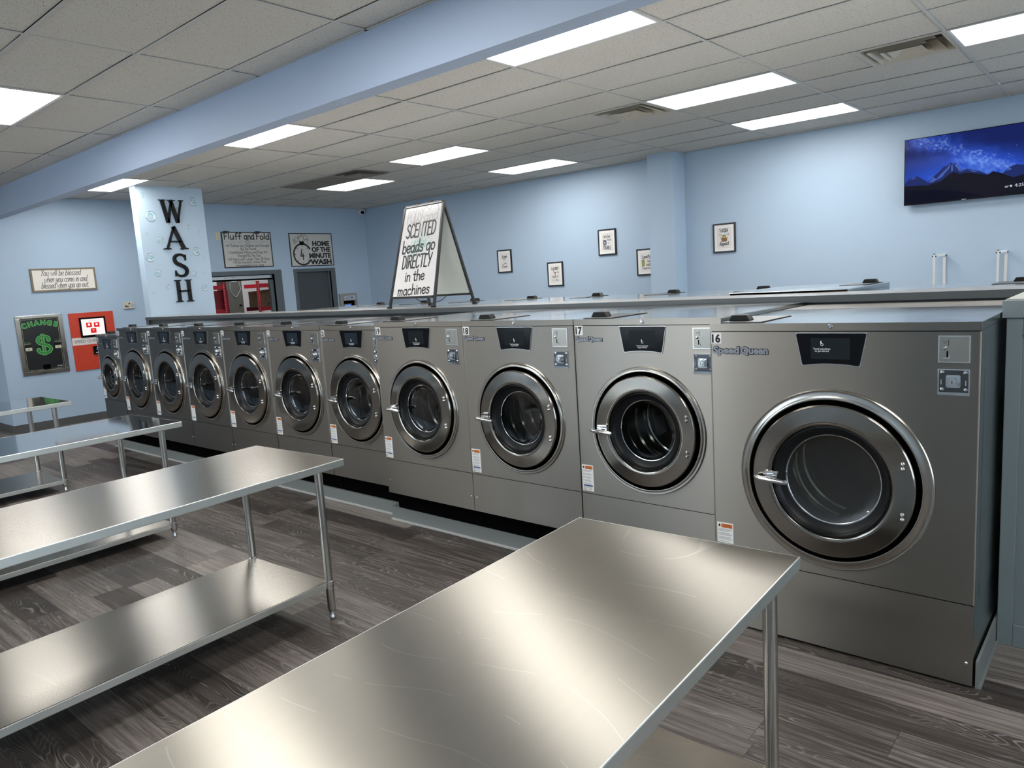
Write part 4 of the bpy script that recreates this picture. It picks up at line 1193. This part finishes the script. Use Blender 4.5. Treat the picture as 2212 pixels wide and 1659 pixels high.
for u, z, r in BUB:
    m = MB(ENDW((XC, 0, 0))); ph = rnd.uniform(0, 6)
    m.mat('bubble_fill'); m.disc(r * .97, .0012, (u, z), 28)
    m.mat('bubble_white'); m.ring2((u, z), r * .66, r * .30, .0016, 20, ph, ph + 2.2); m.ring2((u, z), r * .80, r * .16, .0018, 16, ph + 2.9, ph + 4.2)
    m.mat('bubble_teal'); m.ring2((u, z), r * .45, r * .40, .0020, 18, ph + 1.2, ph + 3.4)
    m.mat('bubble_ring'); m.ring2((u, z), r * .96, r * .08, .0022, 20, .3, 2.2); m.ring2((u, z), r * .96, r * .10, .0022, 20, 3.3, 5.5)
    m.mat('label_white'); m.disc(r * .10, .0024, (u - r * .1, z + r * .06), 10)
    m.build('bubble_decal', column)

# ================================================================ things on the end wall
def board(name, label, cat, F, u0, u1, v0, v1, edge, face, border, depth=.012, group=None):
    """flat framed sign hung on a wall"""
    cu, cv = (u0 + u1) / 2, (v0 + v1) / 2
    o = thing(name, label, cat, tuple(F(cu, cv, 0)), 0, group)
    P = Plane((0, 0, 0), F.U, F.V)
    w, h = (u1 - u0) / 2, (v1 - v0) / 2
    m = MB(P).mat(face); m.box(-w + border * .5, w - border * .5, -h + border * .5, h - border * .5, .001, depth - .004); pn = m.build('panel', o)
    m = MB(P).mat(edge); b = border
    m.box(-w, w, h - b, h, .001, depth); m.box(-w, w, -h, -h + b, .001, depth); m.box(-w, -w + b, -h + b, h - b, .001, depth); m.box(w - b, w, -h + b, h - b, .001, depth)
    m.build('frame', o)
    return o, pn, P, w, h, depth - .004 + .0008
EW = ENDW((XW, 0, 0))
o, pn, P, w, h, d = board('framed_sign', 'wide wood-framed sign with flowing script above the change machine', 'sign', EW, 3.480, 4.322, 1.912, 2.236, 'frame_wood', 'canvas', .024, .022)
L = MB(P).mat('ink_soft')
L.hand('You will be blessed', -.30, .060, .088, .075, d, slant=.40, width=.52, rise=0)
L.hand('when you come in and', -.265, -.030, .088, .075, d, slant=.40, width=.56)
L.hand('blessed when you go out.', -.31, -.115, .088, .075, d, slant=.40, width=.62)
L.hand('Deuteronomy 28:6', -.10, -.136, .020, .09, d, slant=.2, width=.19)
L.build('lettering', pn)

o = thing('change_machine', 'black change machine with green dollar sign in a steel wall frame', 'change machine', (XW, 3.507, 1.182))
P = ENDW((0, 0, 0)); w, h = .294, .415
m = MB(P).mat('change_steel'); b = .056
m.box(-w, w, h - b + .014, h, .001, .020); m.box(-w, w, -h, -h + b, .001, .020); m.box(-w, -w + b, -h + b, h - b + .014, .001, .020); m.box(w - b, w, -h + b, h - b + .014, .001, .020)
m.build('frame', o, bevel=.003)
m = MB(P).mat('black_face'); m.box(-w + b, w - b, -h + b, h - b + .014, .001, .012)
m.mat('cream_plastic'); q = .014
for g_ in (.012,):
    a0, a1, c0, c1 = -w + b + g_, w - b - g_, -h + b + g_, h - b + .014 - g_
    m.box(a0, a1, c1 - .002, c1, .012, .0125); m.box(a0, a1, c0, c0 + .002, .012, .0125); m.box(a0, a0 + .002, c0, c1, .012, .0125); m.box(a1 - .002, a1, c0, c1, .012, .0125)
pn = m.build('face', o)
m = MB(P)
for i, ch in enumerate('CHANGE'):
    q = (i - 2.5) / 2.5; ang = -q * .42
    u, v = q * .185, .232 + .050 * math.cos(q * 1.25)
    m.mat('green_light'); m.font(ch, u, v - .003, .066, .0126, .075, align='c', rot=ang * .9, sx=.95)
    m.mat('green_ink'); m.font(ch, u, v, .062, .0130, .030, align='c', rot=ang * .9, sx=.95)
m.build('lettering', pn)
m = MB(P)
path = [(.075, .062), (.062, .098), (.015, .112), (-.045, .100), (-.070, .060), (-.050, .022), (0, .0), (.055, -.022), (.085, -.062), (.062, -.105), (.005, -.120), (-.055, -.108), (-.078, -.070)]
path = [(u + .01, v) for u, v in path]
for mm, ww, dd in (('green_light', .044, .0126), ('green_ink', .030, .0132)):
    m.mat(mm); m.stroke(path, ww, dd)
    for u in (-.006, .022): m.box(u - ww * .22, u + ww * .22, -.150 - ww * .1, .148 + ww * .1, dd - .0005, dd)
    for pu, pv in ((.078, .060), (-.060, -.072)): m.disc(ww * .62, dd + .0001, (pu, pv), 16)
m.mat('green_light')
for u in (-.006, .022): m.box(u - .0022, u + .0022, -.150, .148, .0132, .0136)
m.build('dollar_sign', pn)
for s, zz, uu in ((-1, -.048, -.182), (1, -.046, .186)):
    m = MB(P).mat('black_plastic'); m.box(uu - .042, uu + .042, zz - .02, zz + .055, .012, .024); m.mat('bill_paper'); m.box(uu - .040, uu + .040, zz - .022, zz + .020, .024, .026); m.mat('black_face'); m.ring2((uu, zz), .010, .003, .0265, 12)
    m.mat('label_grey'); m.box(uu - .02, uu - .008, zz - .032, zz - .028, .012, .0125); m.box(uu + .008, uu + .02, zz - .032, zz - .028, .012, .0125)
    m.build('bill_slot', o)
    m = MB(P).mat('bill_paper')
    for k in range(5): m.prism([(uu - .034 + k * .015, zz + .078), (uu - .022 + k * .015, zz + .078), (uu - .028 + k * .015, zz + .066)], .012, .0128)
    m.mat('green_ink'); m.box(uu - .036, uu + .036, zz + .094, zz + .099, .012, .0126); m.build('slot_arrows', o)
m = MB(P).mat('void'); m.box(-.035, .055, -.346, -.283, .012, .020); m.build('coin_cup', o)
m = MB(P).mat('label_grey'); m.disc(.010, .0126, (.155, -.318), 12); m.box(.170, .21, -.325, -.312, .012, .0126); m.build('maker_mark', pn)

o = thing('payment_kiosk', 'red wall-mounted payment kiosk with white touch screen and stripe', 'kiosk', (XW, 4.184, 1.168))
P = ENDW((0, 0, 0)); w, h = .303, .418
m = MB(P).mat('red_panel'); m.box(-w, w, -h, h, .001, .018); pn = m.build('housing', o, bevel=.002)
m = MB(P).mat('red_bin')
for a_, b_, c_, d_ in ((-w + .06, w - .06, -.375, -.373), (-w + .06, -w + .062, -.375, -.09), (w - .062, w - .06, -.375, -.09), (-.09, -.03, -.305, -.301), (-w + .02, -.19, .225, .227)): m.box(a_, b_, c_, d_, .018, .0184)
m.build('panel_seams', pn)
m = MB(P).mat('black_gloss'); m.box(-.178, .182, .055, .347, .018, .030); sc = m.build('screen_bezel', o, bevel=.004)
m = MB(P).mat('kiosk_screen'); m.box(-.152, .156, .088, .322, .030, .0305); m.mat('kiosk_red')
for u, v in ((-.052, .233), (.052, .231), (.0, .148)): m.box(u - .038, u + .038, v - .034, v + .036, .0305, .031)
m.box(-.06, .06, .288, .291, .0305, .0308)
m.mat('kiosk_screen')
for u, v in ((-.052, .233), (.052, .231)): m.box(u - .014, u + .014, v - .008, v + .022, .031, .0313)
m.prism([(-.012, .162), (.012, .162), (0, .145)], .031, .0313)
m.build('screen', sc)
m = MB(P).mat('stripe_white'); m.box(-w, w, -.047, .061, .018, .019); st = m.build('stripe', o)
m = MB(P).mat('cabinet_grey'); m.font('SPEED QUEEN\u00ae PAY', -.275, -.014, .040, .0195, .012, width=.52); m.build('lettering', st)
m = MB(P).mat('black_gloss'); m.box(-.038, .085, -.20, -.08, .018, .040); m.mat('screen_text'); m.disc(.007, .0405, (.015, -.108), 12); m.mat('atm_screen'); m.box(-.005, .04, -.135, -.128, .040, .0404); m.mat('label_grey'); m.box(-.015, .06, -.185, -.168, .040, .0404); m.build('card_reader', o, bevel=.004)

o = thing('thermostat', 'small beige wall thermostat above the red kiosk', 'thermostat', (XW, 4.731, 1.650))
P = ENDW((0, 0, 0))
m = MB(P).mat('beige_plastic'); m.box(-.079, .079, -.052, .052, .001, .026); bd = m.build('case', o, bevel=.006)
m = MB(P).mat('ink'); m.box(-.006, .018, .014, .034, .026, .0265); m.box(-.06, -.03, -.008, .002, .026, .0265); m.box(-.06, -.005, -.026, -.012, .026, .0265); m.mat('label_grey'); m.box(.035, .06, -.03, .02, .026, .0265); m.build('display', o)
o = thing('wall_switch', 'small cream wall switch plate left of the script-headed sign', 'switch', (XW, 6.297, 2.690))
m = MB(P).mat('cream_plastic'); m.box(-.040, .040, -.061, .061, .001, .008); m.build('plate', o, bevel=.003)
m = MB(P).mat('beige_plastic'); m.box(-.012, .012, .008, .040, .008, .016); m.box(-.012, .012, -.040, -.008, .008, .016); m.build('toggle', o)

o, pn, P, w, h, d = board('wall_sign', 'black-edged sign headed in script with lines of small text, over the counter opening', 'sign', EW, 6.356, 7.275, 2.160, 2.762, 'ink', 'sign_board', .016, .014)
L = MB(P).mat('ink')
L.hand('Fluff', -.42, .175, .105, .165, d, width=.32); L.hand('and', -.055, .175, .115, .15, d, width=.20); L.hand('Fold', .175, .175, .105, .165, d, width=.26)
L.stroke([(-.40, .27), (-.43, .285), (-.41, .305), (-.36, .307), (-.31, .30)], .014, d); L.stroke([(.18, .27), (.15, .285), (.17, .303), (.22, .306), (.28, .30)], .014, d)
L.mat('label_grey'); rr = random.Random(5)
u = -.40
while u < .41:
    r_ = rr.uniform(.006, .013); L.ring2((u, .130 + rr.uniform(-.005, .005)), r_, .003, d, 12); u += r_ * 2
for u_, r_ in ((-.28, .024), (-.14, .019), (.16, .018), (.29, .022)): L.ring2((u_, .127), r_, .004, d, 16)
L.mat('ink'); L.ring2((.008, .127), .030, .0065, d, 20)
rows = [('All Clothes Are Weighed and Charged', .052, .80, 1), ('By The Pound.', -.004, .30, 0), ('Comforters, Pillows and Rugs Are', -.062, .70, 1), ('Charged By The Size.', -.118, .44, 0), ('All Items Left Longer Than 30 Days', -.176, .76, 1), ('Will Be Donated, Unless Prior', -.230, .62, 0), ('Arrangements Are Made', -.282, .52, 0)]
for s_, v, wd, bl in rows:
    L.mat('ink_soft'); L.hand(s_, .012, v, .042, .135, d, width=wd, align='c')
    if bl: L.ring2((.012 - wd / 2 - .018, v + .018), .011, .004, d, 12)
L.build('lettering', pn)

o, pn, P, w, h, d = board('wall_sign', 'black-edged sign with a bubbling stopwatch and bold capitals, over the grey door', 'sign', EW, 7.640, 8.562, 2.147, 2.745, 'ink', 'sign_board', .014, .014)
L = MB(P).mat('ink')
for s_, v, wd, u_ in (('HOME', .070, .375, .205), ('OF THE', -.040, .410, .200), ('MINUTE', -.150, .480, .170), ('WASH', -.264, .475, .175)):
    L.font(s_, u_, v, .088, d, .055, width=wd, align='c')
c = (-.205, -.082)
L.ring2(c, .187, .030, d, 44, .50, 2 * PI - .62)
L.box(c[0] - .045, c[0] + .045, .092, .150, d - .0004, d); L.box(c[0] - .055, c[0] + .055, .135, .152, d - .0004, d)
for k in range(8):
    a_ = 2 * PI * k / 8
    if k in (0,): continue
    L.stroke([(c[0] + math.cos(a_) * q, c[1] + math.sin(a_) * q) for q in (.145, .178)], .012, d, False)
L.hand('4', c[0] - .055, c[1] - .095, .185, .11, d, width=.085)
for u_, v_, r_ in ((-.21, .195, .050), (-.115, .225, .040), (-.115, .140, .040), (-.315, .185, .036), (-.35, .130, .026), (-.24, .265, .030), (-.17, .275, .008), (-.19, .262, .006), (-.07, .18, .012), (-.27, .225, .010), (-.37, .175, .012)): L.ring2((u_, v_), r_, .006, d, 20)
L.build('lettering', pn)

o = thing('cash_machine', 'grey cash machine set in the end wall right of the grey door', 'cash machine', (XW, 8.803, 1.30))
P = ENDW((0, 0, 0))
m = MB(P).mat('atm_face'); m.box(-.199, .199, .162, .302, .001, .05); m.box(-.199, -.13, -.60, .162, .001, .05); m.box(.155, .199, -.60, .162, .001, .05); m.box(-.13, .155, -.60, -.02, .001, .05); m.build('housing', o, bevel=.004)
m = MB(P).mat('void'); m.box(-.13, .155, -.02, .165, -.10 + .102, .006); m.build('recess', o)
m = MB(P).mat('atm_sign'); m.box(-.108, .150, .180, .258, .05, .054); sg = m.build('sign_plate', o)
m = MB(P).mat('atm_blue')
for i, ch in enumerate('ATM'): m.font(ch, -.045 + i * .058, .198, .043, .0545, .02, align='c')
m.build('lettering', sg)
m = MB(P).mat('cabinet_grey'); m.box(-.13, .06, -.02, .105, .006, .035); m.build('screen_housing', o)
m = MB(P).mat('atm_screen'); m.box(-.10, .035, .015, .085, .035, .036); m.build('screen', o)
m = MB(P).mat('black_plastic'); m.tube([(.055, .02, .05), (.16, .035, .05)], .022, 10); m.build('card_slot', o)

o = thing('security_camera', 'white ball security camera in the far corner under the ceiling', 'security camera', (XW, 9.305, 3.165))
m = MB(ENDW((0, 0, 0))).mat('white_plastic'); m.lathe([(.05, .0), (.05, .02), (.035, .03), (.0, .03)], (0, 0), 24); m.build('base', o)
dr_ = Vector((.75, -.55, -.35)).normalized(); ce = Vector((.075, -.01, -.01))
pp = Plane(tuple(ce), tuple(Vector((0, 0, 1)).cross(dr_)), tuple(dr_.cross(Vector((0, 0, 1)).cross(dr_))))
m = MB(pp).mat('white_plastic'); m.lathe([(.055 * math.sin(a_), -.055 * math.cos(a_)) for a_ in [PI * k / 12 for k in range(0, 9)]] + [(.036, .036)], (0, 0), 24); m.build('ball', o)
m = MB(pp).mat('black_gloss'); m.lathe([(.036, .036), (.034, .042), (.0, .044)], (0, 0), 20); m.build('lens', o)

# ---------------------------------------------------------------- framed prints on the right wall
RW = FRONT((0, YW, 0))
def print_(u0, u1, v0, v1, label, draw):
    o, pn, P, w, h, d = board('framed_print', label, 'framed print', RW, u0, u1, v0, v1, 'black_metal', 'mat_board', .021, .022, 'small black framed laundry prints')
    m = MB(P).mat('paper'); m.box(-.092, .092, -.130, .130, d - .001, d); m.mat('label_grey')
    for a_, b_, c_, e_ in ((-.094, .094, .130, .1315), (-.094, .094, -.1315, -.130), (-.0945, -.093, -.13, .13), (.093, .0945, -.13, .13)): m.box(a_, b_, c_, e_, d - .001, d + .0002)
    pr = m.build('print', o)
    L = MB(P); draw(L, d + .0006); L.build('artwork', pr)
def p1(L, d):
    L.mat('ink_soft'); L.hand('So fresh', 0, .055, .05, .13, d, slant=.2, width=.11, align='c'); L.hand('and so', .02, -.045, .026, .11, d, width=.06, align='c'); L.hand('Clean', 0, -.105, .048, .13, d, slant=.2, width=.12, align='c')
    L.mat('label_grey'); L.stroke([(-.06, -.05), (0, .015), (.05, -.055), (-.06, -.05)], .004, d, False); L.stroke([(0, .015), (0, .035), (.012, .045)], .004, d); L.box(-.035, .03, .025, .048, d - .0003, d)
def p2(L, d):
    L.mat('ink_soft'); L.hand('LAUNDRY', 0, .065, .042, .16, d, width=.14, align='c'); L.hand('loads of', 0, -.055, .04, .11, d, slant=.2, width=.12, align='c'); L.hand('fun', .03, -.105, .036, .12, d, slant=.2, width=.06, align='c'); L.hand('for', .055, .015, .032, .12, d, slant=.2, width=.05, align='c')
    L.mat('red_bin'); L.stroke([(-.03, .05), (-.015, .02), (.01, .03), (-.005, -.005), (.01, -.02)], .010, d)
    L.mat('label_grey'); L.stroke([(-.07, -.09), (-.03, -.072), (-.01, -.10), (-.07, -.09)], .005, d)
def p3(L, d):
    L.mat('ink_soft'); L.hand("Let's Get", 0, .065, .042, .14, d, width=.12, align='c'); L.hand('Ready', .04, .022, .030, .12, d, slant=.2, width=.07, align='c'); L.hand('to', .03, -.022, .024, .12, d, width=.03, align='c'); L.hand('TUMBLE', 0, -.105, .048, .16, d, width=.135, align='c')
    L.mat('label_grey'); L.box(-.07, -.006, -.055, .035, d - .0003, d); L.mat('navy'); L.ring2((-.037, -.008), .022, .014, d + .0003, 20)
    L.mat('atm_sign'); L.disc(.013, d + .0004, (-.037, -.008), 16); L.mat('ink_soft'); L.box(-.066, -.01, .022, .032, d, d + .0003)
def p4(L, d):
    L.mat('ink_soft'); L.hand('Laundry', .0, .058, .05, .13, d, slant=.25, width=.14, align='c', rise=.1); L.hand('Today', .045, -.002, .034, .12, d, slant=.2, width=.08, align='c'); L.hand('NAKED', .04, -.055, .03, .17, d, width=.09, align='c'); L.hand('Tomorrow', 0, -.100, .036, .13, d, slant=.2, width=.15, align='c')
    L.mat('olive'); L.prism([(-.075, .015), (-.02, .015), (-.027, -.06), (-.068, -.06)], d - .0003, d); L.mat('towel'); L.prism([(-.078, .012), (-.02, .012), (-.03, .035), (-.07, .032)], d, d + .0003); L.mat('bubble_ring'); L.box(-.06, -.03, .02, .04, d, d + .0005)
def p5(L, d):
    L.mat('ink_soft'); L.hand('WASH', -.003, .075, .045, .20, d, width=.115, align='c'); L.hand('Dry', -.052, .035, .026, .10, d, slant=.2, width=.035, align='c'); L.hand('Fold', .052, .035, .026, .10, d, slant=.2, width=.035, align='c'); L.hand('Repeat', 0, -.095, .052, .14, d, slant=.2, width=.13, align='c', rise=.08)
    L.mat('basket'); L.prism([(-.045, .0), (.045, .0), (.036, -.048), (-.034, -.048)], d - .0003, d); L.mat('towel'); L.prism([(-.032, .0), (.032, .0), (.030, .022), (-.030, .022)], d, d + .0003); L.mat('olive'); L.box(-.030, .030, .022, .034, d, d + .0003); L.mat('bubble_ring'); L.box(-.022, .030, .034, .041, d, d + .0003)
    L.mat('basket'); L.stroke([(-.045, .0), (-.055, .012)], .006, d, False); L.stroke([(.045, .0), (.053, .012)], .006, d, False)
print_(-8.328, -8.02, 1.790, 2.168, 'small black framed print farthest left, lettered So fresh and so Clean', p1)
print_(-7.281, -6.974, 1.521, 1.902, 'small black framed print headed LAUNDRY, lowest beside the sandwich board', p2)
print_(-6.290, -5.977, 1.939, 2.322, 'small black framed print reading TUMBLE, left of the pilaster and highest on that wall', p3)
print_(-5.638, -5.327, 1.608, 1.988, 'small black framed print half hidden by the pilaster, with a green basket', p4)
print_(-4.451, -4.138, 1.848, 2.231, 'small black framed print reading WASH and Repeat, right of the pilaster', p5)

# ---------------------------------------------------------------- television
TVW, TVH = 1.245, .712
o = thing('television', 'wall-mounted flat television showing a starry night over mountains', 'television', (-2.126, 9.30, 2.212))
m = MB().mat('black_plastic'); m.box(0, TVW, .004, .035, 0, TVH); m.box(.15, TVW - .15, .035, .055, .10, TVH - .12); cs_ = m.build('case', o, bevel=.003)
m = MB().mat('black_plastic'); m.box(.45, .80, .055, .088, .2, .5); m.build('wall_mount', o)
P = FRONT((0, 0, 0))
m = MB(P).mat('black_gloss'); b = .007
m.box(0, TVW, TVH - b, TVH, -.004, .003); m.box(0, TVW, 0, .016, -.004, .003); m.box(0, b, .016, TVH - b, -.004, .003); m.box(TVW - b, TVW, .016, TVH - b, -.004, .003); bz = m.build('bezel', o)
m = MB(P).mat('label_grey'); m.box(.56, .60, .004, .010, .003, .0034); m.build('maker_mark', bz)
m = MB(P); m.mat('tv_sky'); m.box(b, TVW - b, .016, TVH - b, -.004, 0)
m.mat('tv_rock')
r1 = [(.007, .233), (.045, .286), (.129, .308), (.189, .267), (.237, .226), (.297, .289), (.34, .325), (.381, .370), (.42, .382), (.454, .410), (.466, .395), (.478, .385), (.502, .400), (.53, .35), (.568, .311), (.61, .32), (.67, .298), (.718, .282), (.791, .236), (.839, .265), (.88, .245), (.923, .231), (.983, .288), (1.04, .305), (1.095, .294), (1.16, .26), (1.238, .24)]
for i in range(len(r1) - 1): m.add([(r1[i][0], .016, .0004), (r1[i + 1][0], .016, .0004), (r1[i + 1][0], r1[i + 1][1], .0004), (r1[i][0], r1[i][1], .0004)], [(0, 1, 2, 3)])
m.mat('tv_snow')
for q in ([(.30, .235), (.36, .30), (.41, .345), (.452, .398), (.44, .35), (.40, .305), (.37, .265)], [(.462, .39), (.47, .375), (.474, .33), (.462, .30), (.455, .345)], [(.485, .375), (.505, .393), (.545, .33), (.57, .30), (.53, .305), (.515, .335)], [(.245, .222), (.29, .275), (.32, .25), (.29, .225)], [(.60, .315), (.66, .296), (.71, .276), (.66, .283)], [(.95, .25), (.985, .283), (1.0, .26)], [(.06, .28), (.12, .300), (.10, .28)]): m.poly(q, .0007)
m.mat('tv_dark')
r2 = [(.007, .211), (.12, .205), (.237, .197), (.30, .212), (.357, .225), (.42, .27), (.478, .309), (.51, .292), (.538, .273), (.58, .283), (.622, .277), (.70, .258), (.791, .230), (.839, .258), (.89, .245), (.935, .220), (1.019, .177), (1.095, .195), (1.238, .21)]
for i in range(len(r2) - 1): m.add([(r2[i][0], .016, .001), (r2[i + 1][0], .016, .001), (r2[i + 1][0], r2[i + 1][1], .001), (r2[i][0], r2[i][1], .001)], [(0, 1, 2, 3)])
m.mat('tv_darker'); m.poly([(.007, .016), (.766, .016), (.718, .035), (.538, .093), (.357, .134), (.007, .167)], .0013)
sc = m.build('screen', o)
m = MB(P).mat('tv_text'); m.font('88\u00b0', .945, .080, .020, .0017, 0, shear=.15); m.disc(.011, .0017, (.999, .094), 14); m.font('4:25', 1.030, .080, .034, .0017, 0); m.build('lettering', sc)

# ---------------------------------------------------------------- white brackets by the right wall
for k, (u0, ur) in enumerate(((-1.757, -1.729), (-1.181, -1.160))):
    o = thing('wall_bracket', 'white upright post tied to the wall, %s of two under the television' % ('left one' if k == 0 else 'right one'), 'bracket', (u0, 9.0, 0), 0, 'white brackets under the television')
    dx = ur - u0
    m = MB().mat('post_metal'); m.box(-.010, .010, -.010, .010, .012, 1.655); m.build('post', o)
    m = MB().mat('post_metal'); m.box(dx - .013, dx + .013, .362, .386, .2, 1.655); m.build('wall_rail', o)
    m = MB().mat('white_plastic'); m.add([(-.01, -.005, 1.630), (.01, -.005, 1.630), (dx + .013, .37, 1.632), (dx - .008, .37, 1.632), (-.01, -.005, 1.655), (.01, -.005, 1.655), (dx + .013, .37, 1.657), (dx - .008, .37, 1.657)], [(0, 3, 2, 1), (4, 5, 6, 7), (0, 1, 5, 4), (1, 2, 6, 5), (2, 3, 7, 6), (3, 0, 4, 7)]); m.build('arm', o)
    m = MB().mat('black_plastic'); m.tube([(-.021, -.002, 1.634), (.021, -.002, 1.634)], .007, 8); m.tube([(dx - .018, .366, 1.637), (dx + .020, .366, 1.637)], .008, 8); m.box(-.010, .010, -.010, .010, 1.655, 1.662); m.build('knob', o)
    m = MB().mat('post_metal'); m.box(-.08, .08, -.05, .05, 0, .012); m.build('base_plate', o)

# ---------------------------------------------------------------- storeroom things behind the opening
XR = -13.2
def rack(ya_, yb_, label, top, bins):
    o = thing('shelf_rack', label, 'shelf rack', (XR, (ya_ + yb_) / 2, 0), 0, 'red storeroom racks')
    w = (yb_ - ya_) / 2
    for s in (-1, 1):
        for x in (0, -.55):
            if not bins and s < 0 and x < 0: continue
            m = MB().mat('red_rack'); m.box(x - .02, x + .02, s * w - .025, s * w + .025, 0, top)
            m.mat('stripe_white')
            for k in range(26): z = top - .06 - k * .045; m.box(x + .02, x + .0205, s * w - .008, s * w + .004, z, z + .016)
            m.build('upright', o)
    for z in (.35, 1.37, top - .13):
        m = MB().mat('red_rack')
        for x in (0, -.55): m.box(x - .015, x + .015, -w + .025, w - .025, z, z + .075)
        
        if z < 1.5: m.mat('cabinet_grey'); m.box(-.54, -.02, -w + .02, w - .02, z + .070, z + .08)
        m.build('shelf', o)
    if bins:
        m = MB().mat('red_bin'); m.box(-.08, -.06, -w, w + .11, .4, top - .15); m.build('back_panel', o)
    return o
rack(6.30, 7.05, 'dark red storeroom rack seen at the left of the counter opening', 1.955, True)
rack(7.765, 8.75, 'bright red storeroom rack holding a cardboard box, right in the counter opening', 1.955, False)
o = thing('cardboard_box', 'open brown cardboard box on the red rack in the storeroom', 'box', (XR - .27, 8.04, 1.451))
m = MB().mat('cardboard'); bw, bd, bh = .225, .20, .31
m.box(bd - .006, bd, -bw, bw, 0, bh); m.box(-bd, -bd + .006, -bw, bw, 0, bh); m.box(-bd, bd, -bw, -bw + .006, 0, bh); m.box(-bd, bd, bw - .006, bw, 0, bh); m.box(-bd, bd, -bw, bw, 0, .006); m.build('carton', o)
m = MB().mat('cardboard'); m.add([(bd, -bw, bh), (bd, bw, bh), (bd + .14, bw - .02, bh + .03), (bd + .14, -bw - .03, bh + .01)], [(0, 1, 2, 3)]); m.add([(-bd, -bw, bh), (bd, -bw, bh), (bd - .02, -bw - .16, bh - .01), (-bd, -bw - .14, bh)], [(0, 1, 2, 3)]); m.add([(-bd, bw, bh), (bd, bw, bh), (bd - .02, bw + .08, bh + .10), (-bd, bw + .08, bh + .1)], [(0, 1, 2, 3)]); m.build('flaps', o)
m = MB(ENDW((bd, 0, 0))).mat('ink_soft'); m.ring2((.04, .18), .045, .010, .001, 20); m.ring2((.04, .18), .022, .007, .001, 14); m.stroke([(-.13, .12), (-.09, .17), (-.07, .15), (-.10, .10)], .007, .001); m.box(-.08, -.01, .03, .055, 0, .001); m.box(.06, .14, .03, .06, 0, .001); m.box(-.15, -.13, .06, .08, 0, .001); m.build('printing', o)
o = thing('metal_cabinet', 'grey metal cabinet with a white cord looped on it, inside the counter opening', 'cabinet', (XR - .1, 7.325, 0))
m = MB().mat('cabinet_grey'); m.box(-.35, 0, -.163, .160, 0, 2.06); m.build('body', o, bevel=.004)
m = MB().mat('black_plastic'); m.box(0, .004, .065, .125, 1.485, 1.52); m.build('latch', o)
m = MB().mat('white_plastic'); m.box(0, .004, -.045, .065, 1.955, 1.985); m.build('label_card', o)
m = MB().mat('white_plastic'); q = smooth_path([(-.065, 1.99), (-.085, 1.90), (-.085, 1.80), (-.04, 1.71), (.015, 1.675), (.07, 1.73), (.125, 1.82), (.115, 1.88), (.10, 1.99)], 5); m.tube([(.006, a_, b_) for a_, b_ in q], .004, 6); m.build('cord', o)
